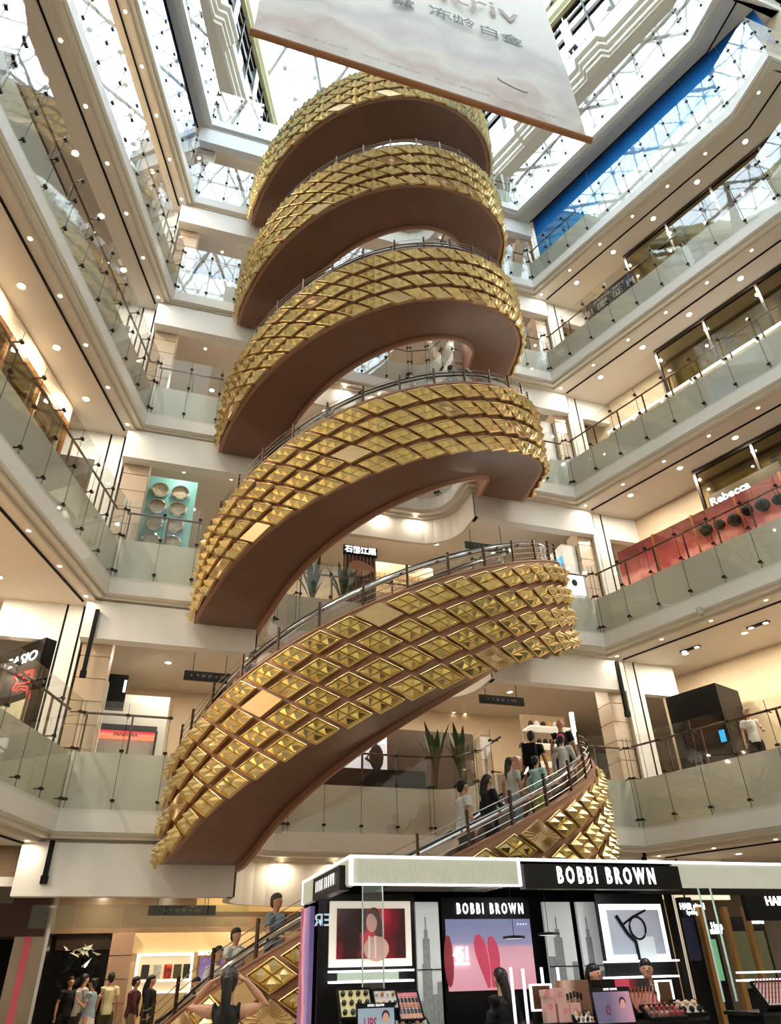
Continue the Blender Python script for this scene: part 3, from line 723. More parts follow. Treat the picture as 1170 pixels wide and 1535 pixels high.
# black totem on floor 1 and pale pillar beside it
tt = thing('black_totem', 'black shop totem with small white lights beside the left stone pilaster, first floor above ground', 'totem', (-6.3, 2.2, 5.2))
part('panel', MB().box(-6.7, -6.08, 2.2, 2.45, 7.2, 8.05), BLACK, tt); part('pale_side', MB().box(-7.05, -6.5, 1.9, 2.2, 5.22, 7.75), WHITE, tt)
part('light', MB().box(-6.16, -6.1, 2.15, 2.2, 7.6, 7.9), GLOW, tt)
# teahouse sign in the back of floor 2
WOOD = mat('dark_wood', (.30, .20, .15), .5, noise=.2, nscale=12)
th_ = thing('teahouse_screen', 'dark slatted wooden screen with a cloud shaped panel and white Chinese lettering', 'sign', (.3, 3.6, 10.4))
p0 = aty(515, 820, 3.6); p1 = aty(563, 870, 3.6)
fr = MB(); fr.box(p0.x, p1.x, 3.6, 3.66, 10.42, p0.z+.02); part('backing', fr, WOOD, th_)
part('header', MB().box(p0.x-.03, p1.x+.03, 3.5, 3.6, p0.z-.28, p0.z+.05), BLACKM, th_)
n = 9
for i in range(n):
    x = p0.x+(p1.x-p0.x)*(i+.5)/n; part('slat', MB().box(x-.025, x+.025, 3.54, 3.6, 11.0, p0.z-.28), mat('slat_wood', (.45, .32, .25), .5), th_)
cl = MB(); pts = []
for i in range(28):
    g = 2*PI*i/28; r = .34*(1+.22*abs(cos(1.5*g)))*(1 if sin(g) > -.2 else .75); pts.append(((p0.x+p1.x)/2+r*1.15*cos(g), p0.z-.85+r*.85*sin(g)))
T = Matrix(((1, 0, 0, 0), (0, 0, 1, 0), (0, 1, 0, 0), (0, 0, 0, 1)))
cl.prism(pts, 3.48, 3.54, T=T); part('cloud_panel', cl, mat('tan_wood', (.62, .44, .34), .5), th_)
text('石鹤江渠', .27, ((p0.x+p1.x)/2, 3.49, p0.z-.12), (1, 0, 0), (0, 0, 1), SIGNW, th_, bold=.006)
lt = thing('lantern_wall', 'warm lit wall with rows of small paper slips beside the wooden screen', 'wall panel', (1.5, 4.0, 10.4))
part('wall', MB().box(p1.x+.1, 3.2, 4.2, 4.3, 10.42, 13.5), WARM, lt)
sl = MB()
rr = random.Random(3)
for r in range(3):
    for i in range(20): sl.box(p1.x+.2+.1*i, p1.x+.25+.1*i, 4.15, 4.2, 12.9-.3*r, 13.1-.3*r)
part('paper_slips', sl, mat('paper', (.93, .80, .60), .6, emit=(1, .7, .4), es=.15), lt, stuff=True)
# dark counter of the back recess, first floor; illuminated portraits
dk = thing('dark_shop_wall', 'dark brown shop wall behind the curved railing of the first floor', 'shop wall', (0, 4.0, 5.2))
part('wall', MB().box(-3.0, 4.2, 4.2, 4.35, 5.22, 7.75), mat('umber_wall', (.30, .24, .20), .4), dk)
part('counter', MB().box(-2.6, 2.2, 3.2, 3.6, 5.22, 6.3), BLACK, dk)
ps = thing('lightbox_poster', 'lit white advertising panel with a figure in black, behind the first floor railing', 'poster', (1.0, 4.1, 6.0))
part('panel', MB().box(-.2, 1.35, 4.1, 4.18, 6.35, 7.65), mat('poster_white', (.9, .9, .93), .5, emit=(.9, .9, .95), es=.6), ps)
fg = MB(); fg.ball((.98, 4.08, 7.32), .09, .02, .12, 10); fg.ball((1.02, 4.08, 6.85), .22, .02, .38, 10); fg.tube([(.85, 4.08, 7.0), (.7, 4.08, 6.8), (.9, 4.08, 6.7)], .05, 8); part('printed_figure', fg, BLACKM, ps, True)
# plants, hanging signs, wall bars, camera
LEAF = mat('leaf', (.16, .26, .12), .5, noise=.3, nscale=20)
def plant(x, y, z, h, lab, n=9, seed=1, slim=False):
    rr = random.Random(seed); o = thing('potted_plant', lab, 'plant', (x, y, z))
    part('pot', MB().lathe([(.001, 0), (.16, 0), (.2, .35), (.17, .35), (.16, .3), (.001, .3)], 12, (x, y, z)), BLACKM, o, True)
    for i in range(n):
        g = 2*PI*i/n+rr.uniform(-.3, .3); L = h*rr.uniform(.75, 1.0); sp = (.12 if slim else .35)*rr.uniform(.6, 1.2)
        P = [Vector((x+cos(g)*sp*t*t*1.5, y+sin(g)*sp*t*t*1.5, z+.3+L*(t-.12*t*t))) for t in (0, .35, .6, .8, 1)]
        w = [.012, .015, .075, .085, .01]; mb = MB(); sd = Vector((-sin(g), cos(g), 0)); vs = []
        for p, ww in zip(P, w): vs += [p-sd*ww, p+Vector((0, 0, .01)), p+sd*ww]
        mb.add(vs, [(3*i_+j, 3*i_+j+1, 3*i_+4+j, 3*i_+3+j) for i_ in range(4) for j in range(2)])
        part('leaf', mb, LEAF, o, True)
    return o
plant(2.35, 2.75, 5.2, 2.3, 'tall potted plant with broad dark leaves at the right end of the first floor recess', seed=2)
plant(3.05, 2.6, 5.2, 2.25, 'second tall potted plant beside the first floor recess, nearer the escalator', seed=5)
for i in range(3): plant(-2.3+1.0*i, 3.1, 10.4, 2.0, ['leafy plant at the left end of the second floor recess', 'leafy plant standing left of the wooden screen on the second floor', 'slim leafy plant right beside the wooden screen on the second floor'][i], 11, 11+i)
plant(6.0, 1.1, 20.8, 1.5, 'green plant behind the right corner railing of the fourth floor', 10, 21)
plant(.9, 2.9, 20.8, 1.5, 'broad green plant behind the curved railing of the fourth floor', 12, 22)
def hang(px0, px1, py, zt, t, lab, h=.24):
    p0 = aty(px0, py, t); p1 = aty(px1, py, t); z = (p0.z+p1.z)/2
    o = thing('hanging_sign', lab, 'sign', ((p0.x+p1.x)/2, t, z))
    part('panel', MB().box(p0.x, p1.x, t-.03, t+.03, z-h/2, z+h/2), BLACK, o)
    for x in (p0.x+.2, p1.x-.2): part('rod', MB().box(x-.008, x+.008, t-.008, t+.008, z+h/2, zt), BLACKM, o)
    text('←  ↑  2F  3F  →  WC', .1, ((p0.x+p1.x)/2, t-.035, z), (1, 0, 0), (0, 0, 1), mat('sign_grey', (.45, .47, .46), .5), o, ext=.002)
hang(275, 349, 1015, 9.0, 1.4, 'black hanging direction sign at the back left of the first floor')
hang(718, 784, 1050, 9.0, 1.4, 'black hanging direction sign at the back right of the first floor')
hang(697, 760, 821, 14.2, 1.4, 'black hanging direction sign above the top of the second flight')
hang(222, 323, 1365, 4.0, 4.4, 'wide black hanging direction sign over the ground floor crowd', .22)
for (xa, ya, xb, yb, t, lab) in ((146, 914, 124, 1015, .04, 'black vertical bar fixture on the back left corner, first floor'), (80, 1260, 64, 1325, .04, 'black vertical bar fixture on the white wall above the ground floor crowd'),
                          (928, 992, 936, 1074, .29, 'black vertical bar fixture on the back right corner, first floor'), (967, 1272, 969, 1330, .29, 'black vertical bar fixture low on the back right corner above the kiosk')):
    p0 = aty(xa, ya, t); p1 = aty(xb, yb, t); x = (p0.x+p1.x)/2
    b = MB().box(x-.045, x+.045, t-.04, t+.05, p1.z, p0.z); b.box(x-.065, x+.065, t-.06, t+.05, p1.z, p1.z+.14)
    single('bar_fixture', b, BLACKM, lab, 'fixture', (x, t, p1.z))
cm = thing('security_camera', 'small grey security camera on the white edge band of the right gallery', 'camera', (*along(B_, RWALL[1], 3.6, -.12), 9.2))
q = at(1048, 915, *wr(-.12)); part('mount', MB().tube([(q.x+.1, q.y+.04, q.z+.1), (q.x-.02, q.y, q.z+.05)], .03, 6), STEEL, cm)
part('housing', MB().tube([(q.x-.02, q.y, q.z+.05), (q.x-.06, q.y-.1, q.z-.18)], .065, 10), mat('camera_grey', (.7, .68, .62), .4), cm, True)
# shop lights on the right, floors 1 and 2 (back right openings)
rs = thing('accessory_shop', 'accessory shelf stand with glowing white strips, back right opening of the first floor', 'shop', (5.6, 2.0, 5.2))
part('frame', MB().box(5.0, 6.45, 2.4, 2.5, 5.22, 7.9), mat('mauve_board', (.72, .62, .52), .5), rs)
for i in range(4): part('shelf', MB().box(5.0, 6.3, 1.9, 2.4, 5.9+.5*i, 5.94+.5*i), GLOWC, rs)
part('light_strip', MB().box(6.35, 6.45, 1.85, 1.95, 5.22, 7.9), GLOW, rs)
rr = random.Random(8)
for i in range(4):
    for j in range(6):
        c = [WHITE, mat('tan_toy', (.85, .65, .35), .6), mat('red_toy', (.75, .15, .1), .6), DARKM][rr.randrange(4)]
        part('stock_item', MB().ball((5.12+.2*j, 2.1, 6.04+.5*i), .08, .07, .1, 8), c, rs, True)
rb2 = thing('blue_screen_stand', 'bright blue and white lit advertising screen, back right opening of the second floor', 'screen', (5.8, 1.4, 10.4))
part('body', MB().box(6.35, 6.85, .78, 2.6, 10.42, 13.05), WHITE, rb2)
part('screen', MB().box(6.18, 6.85, .66, .76, 11.2, 11.88), mat('white_screen', (.9, .95, 1), .5, emit=(.92, .97, 1), es=1.3), rb2)
part('blue_screen', MB().box(5.7, 6.17, .66, .76, 11.2, 11.88), mat('cyan_screen', (.2, .7, .95), .5, emit=(.15, .68, .95), es=1.0), rb2)
part('screen_stand', MB().box(5.75, 6.8, .68, .76, 10.42, 11.2), MATS['white_board'], rb2)
part('blue_band', MB().box(6.31, 6.35, .9, 2.4, 12.3, 12.65), MATS['cyan_screen'], rb2)
part('light_shelf', MB().box(6.2, 6.35, .9, 2.4, 12.0, 12.08), GLOW, rb2)
part('printed_figure', MB().ball((6.5, .655, 11.6), .1, .01, .12, 8), BLACKM, rb2, True)
rb3 = thing('makeup_counter', 'white lit cosmetics counter, back right opening of the third floor', 'shop', (5.8, 1.6, 15.6))
part('body', MB().box(6.35, 6.85, .8, 2.6, 15.62, 18.3), WHITE, rb3)
for i in range(5): part('shelf', MB().box(6.2, 6.35, .9, 2.5, 16.0+.45*i, 16.04+.45*i), GLOW, rb3)
# dark kiosk on floor 1, right gallery
dkk = thing('dark_kiosk', 'black shop box with a small screen on the right gallery, first floor above ground', 'shop', (8.6, -.6, 5.2))
a, b = along(B_, RWALL[1], .35, 1.9), along(B_, RWALL[1], 1.9, 1.9)
part('body', quad_wall(a, b, 1.2, 5.22, 8.0), BLACK, dkk)
c_ = along(B_, RWALL[1], 1.7, 1.88); part('screen', quad_wall(along(B_, RWALL[1], 1.66, 1.86), along(B_, RWALL[1], 1.80, 1.86), .03, 6.45, 6.75), MATS['cyan_screen'], dkk)
tr = thing('banner_truss', 'dark fascia banner on a lattice truss, right gallery of the first floor', 'truss', (10, -3.5, 5.2))
a, b = along(B_, RWALL[1], 3.6, 2.4), along(B_, RWALL[1], 8.5, 2.4)
part('banner', quad_wall(a, b, .06, 6.9, 7.75), mat('maroon_black', (.18, .12, .13), .5), tr)
part('red_band', quad_wall(along(B_, RWALL[1], 3.6, 2.37), along(B_, RWALL[1], 8.5, 2.37), .02, 7.05, 7.12), mat('red_band', (.6, .15, .15), .5), tr)
for d_ in (3.7, 5.6):
    m_ = MB()
    for e in (-.16, .16):
        p = along(B_, RWALL[1], d_+e, 2.45); m_.tube([(p.x, p.y, 5.2), (p.x, p.y, 6.9)], .025, 6)
    for i in range(6):
        p = along(B_, RWALL[1], d_-.16, 2.45); q = along(B_, RWALL[1], d_+.16, 2.45); z = 5.25+.27*i
        if i % 2: p, q = q, p
        m_.tube([(p.x, p.y, z), (q.x, q.y, z+.27)], .015, 5)
    part('truss_leg', m_, BLACKM, tr)
a, b = along(B_, RWALL[1], 6.8, 2.2), along(B_, RWALL[1], 7.8, 2.2)
part('light_panel', quad_wall(a, b, .05, 5.9, 7.2), mat('blue_white', (.85, .93, 1), .5, emit=(.85, .93, 1), es=1.2), tr)
for d_, o2 in ((1.6, 1.6), (3.6, 1.6)):
    f = thing('track_light', 'recessed twin spotlight in a black tray, right gallery ceiling, %s' % ('nearer the corner' if d_ < 3 else 'nearer the camera'), 'ceiling light', (*along(B_, RWALL[1], d_, o2), 9.03))
    a, b = along(B_, RWALL[1], d_-.3, o2), along(B_, RWALL[1], d_+.3, o2); part('tray', quad_wall(a, b, .14, 9.01, 9.035), BLACKM, f)
    for e in (-.2, .2):
        p = along(B_, RWALL[1], d_+e, o2+.07); part('lamp', MB().lathe([(.07, 0), (.0001, -.001)], 12, (p.x, p.y, 9.005)), LAMP, f)
# ------------------------------------------------------------------ hanging banner
BT = -8.15
bp = ramp_mat('banner_print', [(0, (.74, .66, .62)), (.22, (.82, .75, .70)), (.34, (.89, .87, .84)), (.46, (.80, .72, .68)), (.56, (.88, .86, .83)), (.68, (.78, .76, .76)), (.8, (.88, .87, .85)), (1, (.90, .88, .86))], 2, 0, 9, .6, 0, 6.5, .42)
bn = thing('hanging_banner', 'huge pale fabric banner with a wooden bottom bar, before the spiral top', 'banner', (-1, BT, 20))
x0, x1, zb = -5.40, 3.47, 20.0
vs = []; N = 24
for i in range(N+1):
    for z in (zb, zb+3.5, zb+7, zb+10.5): vs.append((x0+(x1-x0)*i/N, BT+.05*sin(i*.9)+.03*sin(z), z))
m = MB(); m.add(vs, [(i*4+j, i*4+4+j, i*4+5+j, i*4+1+j) for i in range(N) for j in range(3)])
part('cloth', m, bp, bn, True)
part('bottom_bar', MB().tube([(x0-.08, BT, zb-.02), (x1+.08, BT, zb-.02)], .09, 10), mat('bar_wood', (.66, .45, .30), .45, noise=.15, nscale=5), bn, True)
for x in (x0+.3, x1-.3): part('cable', MB().tube([(x, BT, zb+10.5), (x, BT, 43.3)], .015, 5), STEEL, bn)
INK = mat('grey_ink', (.42, .42, .44), .6); INKL = mat('bronze_ink', (.68, .62, .56), .6)
def on_banner(x, y): return aty(x, y, BT-.09)
c_ = on_banner(712, 45); d_ = on_banner(742, 12)
for (x, y, s, ch, mm) in ((660, 20, .64, '冻', INK), (695, 33, .64, '龄', INK), (733, 48, .64, '白', INK), (767, 60, .64, '金', INK), (604, 4, .64, '黛', INK)):
    p = on_banner(x, y); text(ch, s, (p.x, p.y, p.z), (1, 0, 0), (0, 0, 1), mm, bn, ext=.004, sx=1.15)
text('Re-Nutriv', 1.45, (2.2, BT-.09, 26.0), (1, 0, 0), (0, 0, 1), INKL, bn, ext=.004, align='RIGHT', sx=1.12)
for i in range(4):
    p = on_banner(600+60*i, 112+18*i) if 0 else Vector((x0+1.5+1.9*i, BT-.09, zb+.42))
    text('RENUTRIV · ESTEE LAUDER ·', .13, p, (1, 0, 0), (0, 0, 1), mat('faint_ink', (.72, .69, .67), .6), bn, ext=.002)
cr = MB(); p = on_banner(768, 128); pts = [(p.x+.42*cos(rad(g)), p.y, p.z+.11*sin(rad(g))-.25*cos(rad(g))*.5) for g in range(-200, 20, 15)]
cr.tube(pts, .02, 4); part('printed_swatch', cr, mat('swatch', (.72, .68, .66), .4), bn)

# ------------------------------------------------------------------ cosmetics kiosk
KX0, KX1, KY0, KY1, KZ = -2.77, 5.2, -7.76, -5.06, 2.72
kf = KY0
kk = thing('cosmetics_kiosk', 'black open makeup kiosk with a lit ribbed white canopy in front of the escalator foot', 'kiosk', (-2.77, -7.76, 0))
RIB = mat('ribbed_white', (.84, .85, .80), .4, emit=(.9, .92, .85), es=.22); EDGEL = mat('lit_edge', (1, 1, 1), .5, emit=(.96, .97, 1), es=1.5)
cz0, cz1 = 2.40, 2.70
can = MB()
can.box(KX0+.02, KX1, KY0+.02, KY1, 2.66, 2.70); part('canopy_roof', can, BLACKM, kk)
part('canopy_ceiling', MB().box(KX0+.06, KX1, KY0+.07, KY1, 2.55, 2.58), BLACKM, kk)
r = MB(); n = 92
for i in range(n):
    x = -2.70+1.98*i/n; r.box(x, x+.012, KY0-.012, KY0+.02, cz0+.02, cz1-.03)
for i in range(88):
    y = KY0+.06+(KY1-KY0-.1)*i/88; r.box(KX0-.012, KX0+.02, y, y+.014, cz0+.02, cz1-.03)
part('canopy_ribs', r, RIB, kk, stuff=True)
CWH = mat('canopy_white', (.80, .81, .77), .4, emit=(.85, .87, .82), es=.3)
for q_ in ((KX0, -.72, KY0, KY0+.06), (KX0, KX0+.06, KY0+.06, KY1), (1.45, KX1, KY0, KY0+.06)): part('canopy_fascia', MB().box(*q_, cz0, cz1-.02), CWH, kk)
b = MB(); b.box(KX0-.015, KX1, KY0-.02, KY0+.05, cz1-.03, cz1); b.box(KX0-.02, KX0+.05, KY0, KY1, cz1-.03, cz1); b.box(KX0-.02, KX0+.02, KY0-.02, KY0+.02, cz0, cz1); b.box(KX0-.02, KX0+.03, KY1-.04, KY1, cz0, cz1)
b.box(KX0, -.72, KY0-.016, KY0, cz0-.004, cz0+.016); b.box(-.74, -.70, KY0-.02, KY0, cz0, cz1)
part('light_edges', b, EDGEL, kk)
sb = part('sign_board', MB().box(-.70, 1.45, KY0-.1, KY0+.05, 2.37, 2.63), BLACK, kk)
def ktext(s, size, c, parent, sx=.62, xd=(1, 0, 0), m=SIGNW, sp=1.0, b=.008):
    return text(s, size, c, xd, (0, 0, 1), m, parent, sx=sx, bold=b, ext=.006)
ktext('B O B B I   B R O W N', .245, (.40, KY0-.11, 2.505), sb, .575, b=.006)
sb2 = part('sign_board', MB().box(KX0-.08, KX0+.04, -7.55, -6.1, 2.37, 2.62), BLACK, kk)
text('B  O  B  B  I    B  R  O  W  N', .18, (KX0-.09, -6.82, 2.5), (0, -1, 0), (0, 0, 1), mat('soft_letters', (1, 1, 1), .5, emit=(1, 1, 1), es=1.2), sb2, sx=.46, ext=.002)
# ceiling: light panels and bars
for x0_, x1_, y_ in ((-1.35, -.55, -7.35), (-.6, .55, -6.9), (1.2, 1.6, -6.4)):
    part('light_panel', MB().box(x0_, x1_, y_, y_+.28, 2.535, 2.55), GLOW, kk)
gr = MB()
for i in range(9): gr.box(-1.95, -.35, -7.0+.13*i, -6.985+.13*i, 2.50, 2.515)
for i in range(4): gr.box(-1.95+.5*i, -1.94+.5*i, -7.0, -5.9, 2.50, 2.515)
part('ceiling_grid', gr, STEEL, kk)
spot((-1.0, -6.9, 2.53), 5, (1, .97, .95)); spot((.5, -7.2, 2.53), 5, (1, .97, .95)); spot((1.8, -6.9, 2.53), 5, (1, .97, .95)); spot((-2.3, -7.3, 2.53), 4, (1, .97, .95))
part('rear_wall', MB().box(KX0+.1, 2.6, KY1-.06, KY1-.02, 0, 2.55), BLACKM, kk)
def post(x, y, w_=.09): return part('post', MB().box(x-w_/2, x+w_/2, y-w_/2, y+w_/2, 0, 2.55), BLACK, kk)
for x, y in ((KX0+.06, KY1-.06), (KX0+.3, KY1-.1), (1.45, KY1-.1), (3.2, KY1-.1), (KX1-.1, KY0+.1)): post(x, y)
# side poster: long portrait print on the left end
PINK = ramp_mat('side_poster_print', [(0, (.42, .36, .60)), (.35, (.62, .52, .74)), (.5, (.90, .66, .74)), (.62, (.70, .30, .42)), (.8, (.46, .40, .62)), (1, (.36, .34, .55))], 1, 2.2, 3.6, .35, .45, 1.0, 1.3)
part('side_poster', MB().box(KX0-.03, KX0+.03, -5.75, -5.12, .1, 2.34), PINK, kk)
t1 = KY0+1.7
def kp(x, y, t): return aty(x, y, t)
def framed(px, t, m, name, border=.07, bm=None, lab=None):
    p0 = kp(px[0], px[2], t); p1 = kp(px[1], px[3], t)
    o = part(name, MB().box(p0.x-border, p1.x+border, t+.01, t+.07, p1.z-border, p0.z+border), bm or GLOWC, kk, label=lab)
    part('picture', MB().box(p0.x, p1.x, t-.01, t+.02, p1.z, p0.z), m, o)
    return o, p0, p1
RED = ramp_mat('crimson_print', [(0, (.60, .06, .16)), (.3, (.16, .04, .06)), (.5, (.12, .05, .06)), (.62, (.75, .12, .24)), (.8, (.45, .04, .12)), (1, (.20, .04, .06))], 0, .5, 1.6, .3, .8, .9, 2.2)
SKIN = mat('printed_skin', (.86, .66, .62), .5, emit=(.86, .66, .62), es=.3)
o, p0, p1 = framed((505, 608, 1362, 1436), t1, RED, 'lit_picture_frame', .085, lab='glowing frame round a crimson portrait')
mx, mz = (p0.x+p1.x)/2, (p0.z+p1.z)/2
f = MB(); f.ball((mx, t1-.02, mz+.12), .075, .008, .11, 14); f.ball((mx+.06, t1-.02, mz-.17), .17, .006, .14, 12); part('printed_face', f, SKIN, o, True)
f = MB(); f.ball((mx+.03, t1-.017, mz+.19), .085, .008, .10, 14); f.ball((mx+.09, t1-.016, mz+.05), .05, .006, .16, 12); part('printed_hair', f, mat('print_hair', (.28, .10, .12), .6), o, True)
part('printed_lipstick', MB().box(mx-.05, mx-.025, t1-.035, t1-.02, mz-.27, mz-.03).box(mx+.03, mx+.055, t1-.035, t1-.02, mz-.27, mz-.03), mat('print_white', (.9, .85, .85), .5, emit=(.9, .85, .85), es=.4), o)
NYC = ramp_mat('skyline_print', [(0, (.30, .31, .32)), (.42, (.52, .54, .54)), (.6, (.74, .77, .76)), (.7, (.84, .87, .86)), (1, (.88, .90, .90))], 2, 0, 2.5, .5, .25, .5, 6)
def skyline(px0, px1, t, seed, lab):
    p0 = kp(px0, 1352, t); p1 = kp(px1, 1352, t)
    o = part('skyline_panel', MB().box(p0.x, p1.x, t, t+.05, .5, p0.z), NYC, kk, label=lab)
    rr = random.Random(seed); w_ = p1.x-p0.x; b = MB(); n = 5
    for i in range(n):
        x = p0.x+w_*i/n; h = rr.uniform(1.2, 1.75); b.box(x, x+w_/n*.96, t-.01, t, .5, h)
    c = p0.x+w_*.4; b.box(c-w_*.14, c+w_*.14, t-.014, t, .5, 1.95); b.box(c-w_*.07, c+w_*.07, t-.014, t, 1.95, 2.05); b.box(c-.006, c+.006, t-.014, t, 2.05, 2.2)
    part('printed_towers', b, mat('print_grey', (.58, .60, .60), .5, noise=.3, nscale=30, emit=(.58, .6, .6), es=.15), o)
    part('dark_joint', MB().box(p0.x, p1.x, t-.016, t, 1.6, 1.612), BLACKM, o)
skyline(622, 656, t1+.1, 1, 'grey city skyline panel')
skyline(812, 853, t1+.3, 2, None); skyline(862, 890, t1+.3, 3, None)
# central video wall
tb = t1+.3; p0 = kp(660, 1345, tb); p1 = kp(808, 1500, tb)
vw = part('screen_wall', MB().box(p0.x, p1.x, tb, tb+.1, .2, p0.z), BLACK, kk)
q0 = kp(667, 1378, tb-.02); q1 = kp(805, 1482, tb-.02)
LIPS = ramp_mat('lip_print', [(0, (.88, .62, .68)), (.45, (.90, .68, .74)), (.66, (.86, .66, .72)), (.72, (.60, .60, .74)), (1, (.52, .56, .72))], 2, q1.z, q0.z, .35, .55, .10, 1.2)
sc = part('screen', MB().box(q0.x, q1.x, tb-.02, tb, q1.z, q0.z), LIPS, vw)
def smooth(P, R, n=5):
    P2, R2 = [], []
    for i in range(len(P)-1):
        a, b, c, d = (Vector(P[max(i-1, 0)]), Vector(P[i]), Vector(P[i+1]), Vector(P[min(i+2, len(P)-1)]))
        ra, rb, rc, rd = R[max(i-1, 0)], R[i], R[i+1], R[min(i+2, len(R)-1)]
        for j in range(n):
            t = j/n; f = lambda a, b, c, d: .5*((2*b)+(c-a)*t+(2*a-5*b+4*c-d)*t*t+(3*b-a-3*c+d)*t**3)
            P2.append(f(a, b, c, d)); R2.append(tuple(max(.002, f(ra[q], rb[q], rc[q], rd[q])) for q in (0, 1)))
    return P2+[Vector(P[-1])], R2+[R[-1]]
f = MB(); fx = q0.x+(q1.x-q0.x)*.38; cz = (q0.z+q1.z)/2-.02; hh = q0.z-q1.z
_P, _R = smooth([(fx-.03, tb-.024, cz+hh*.30), (fx-.01, tb-.024, cz+hh*.18), (fx+.02, tb-.024, cz), (fx+.06, tb-.024, cz-hh*.22), (fx+.09, tb-.024, cz-hh*.44)], [(.008, .03), (.01, .085), (.01, .088), (.01, .06), (.006, .02)]); f.tube(_P, 0, 14, rr=_R)
_P, _R = smooth([(fx+.16, tb-.024, cz+hh*.27), (fx+.18, tb-.024, cz+hh*.15), (fx+.20, tb-.024, cz-.02), (fx+.19, tb-.024, cz-hh*.24), (fx+.15, tb-.024, cz-hh*.44)], [(.008, .03), (.01, .075), (.01, .08), (.01, .065), (.006, .02)]); f.tube(_P, 0, 14, rr=_R)
part('printed_lips', f, mat('print_red', (.84, .30, .42), .4, noise=.15, emit=(.84, .30, .42), es=.45), sc, True)
f = MB(); f.ball((q0.x+.02, tb-.022, cz-.05), .07, .006, .3, 12); part('printed_shadow', f, mat('print_dark', (.60, .22, .26), .4, emit=(.6, .22, .26), es=.3), sc, True)
ktext('451', .22, (q0.x+.2, tb-.04, cz+.02), sc, .75, b=.004); ktext('RICOTTA ROSE', .04, (q0.x+.2, tb-.04, cz-.09), sc, .75, b=.001); ktext('· · · ·', .1, (q1.x-.14, tb-.04, q0.z-.07), sc, .8, b=.001)
p_ = kp(735, 1362, tb-.04); ktext('B O B B I   B R O W N', .185, (p_.x, tb-.03, p_.z-.005), vw, .575, b=.004)
# right lit picture: sunglasses on grey-blue
GB = ramp_mat('grey_blue_print', [(0, (.62, .66, .74)), (.5, (.70, .74, .80)), (1, (.76, .78, .84))], 2, 1.6, 2.4, .35, .12, .1, 2)
o, p0, p1 = framed((908, 998, 1364, 1430), t1, GB, 'lit_picture_frame', .075, GLOW, 'glowing frame round a grey blue picture')
mx, mz = (p0.x+p1.x)/2, (p0.z+p1.z)/2
f = MB(); f.tube([(mx-.3, t1-.03, mz+.2), (mx-.16, t1-.03, mz-.02), (mx-.05, t1-.03, mz-.12), (mx-.04, t1-.03, mz-.34)], .022, 6)
f.tube([(mx-.2, t1-.03, mz+.1), (mx-.05, t1-.03, mz+.18), (mx+.2, t1-.03, mz+.27)], .014, 5)
f.tube([(mx+.02+.13*cos(rad(g)), t1-.03, mz+.05+.14*sin(rad(g))) for g in range(0, 360, 24)], .014, 5, closed=True)
part('printed_glasses', f, BLACKM, o)
part('printed_block', MB().box(mx-.02, mx+.26, t1-.02, t1-.012, mz-.34, mz-.06), mat('print_pale', (.78, .82, .84), .5, emit=(.78, .82, .84), es=.4), o)
# lit shelves under both pictures
for a_, b_, zs in ((495, 617, (1457, 1473)), (912, 1012, (1442, 1466)), (1113, 1168, (1458, 1470))):
    for y_ in zs:
        p0 = kp(a_, y_, t1-.05); p1 = kp(b_, y_, t1-.05); part('lit_shelf', MB().box(p0.x, p1.x, t1-.15, t1+.1, p0.z-.012, p0.z+.012), EDGEL, kk)
p0 = kp(495, 1340, t1+.12); p1 = kp(618, 1500, t1+.12); part('back_panel', MB().box(p0.x-.15, p1.x+.06, t1+.1, t1+.14, .9, p0.z), BLACK, kk)
p0 = kp(898, 1340, t1+.12); p1 = kp(1012, 1500, t1+.12); part('back_panel', MB().box(p0.x-.1, p1.x+.12, t1+.1, t1+.14, .9, p0.z), BLACK, kk)
p0 = kp(505, 1466, t1+.08); part('mirror_strip', MB().box(p0.x, p0.x+.8, t1+.06, t1+.1, p0.z-.06, p0.z+.07), mat('mirror_green', (.70, .75, .68), .1, .6), kk)
p0 = kp(483, 1380, t1); text('ЯƎ', .18, (p0.x+.02, t1+.05, p0.z), (1, 0, 0), (0, 0, 1), mat('pale_letters', (.75, .8, .85), .5, emit=(.7, .8, .85), es=.8), kk, bold=.003)
for x_ in (543, 573, 1046, 1064): 
    p0 = kp(x_, 1335, kf+.35); part('glass_edge', MB().box(p0.x-.004, p0.x+.004, kf+.33, kf+.36, 1.2, 2.55), mat('glass_edge', (.75, .85, .82), .2, emit=(.7, .8, .78), es=.3), kk)
p0 = kp(543, 1340, kf+.35); p1 = kp(573, 1340, kf+.35); part('hanging_pane', MB().box(p0.x, p1.x, kf+.34, kf+.35, 1.2, 2.55), GLASS, kk)
for x_, y_ in ((770, 1406), (822, 1401)):
    p0 = kp(x_, y_, kf+.8); o = thing('pendant_lamp', 'flat disc pendant lamp hanging under the kiosk canopy, %s of the two' % ('left' if x_ < 800 else 'right'), 'lamp', (p0.x, kf+.8, p0.z))
    part('disc', MB().lathe([(.001, .03), (.13, .02), (.14, 0), (.13, -.008)], 20, (p0.x, kf+.8, p0.z)), BLACKM, o, True); part('lens', MB().lathe([(.125, -.006), (.001, -.007)], 20, (p0.x, kf+.8, p0.z)), EDGEL, o)
    part('cord', MB().tube([(p0.x, kf+.8, p0.z+.03), (p0.x, kf+.8, 2.55)], .004, 4), BLACKM, o)
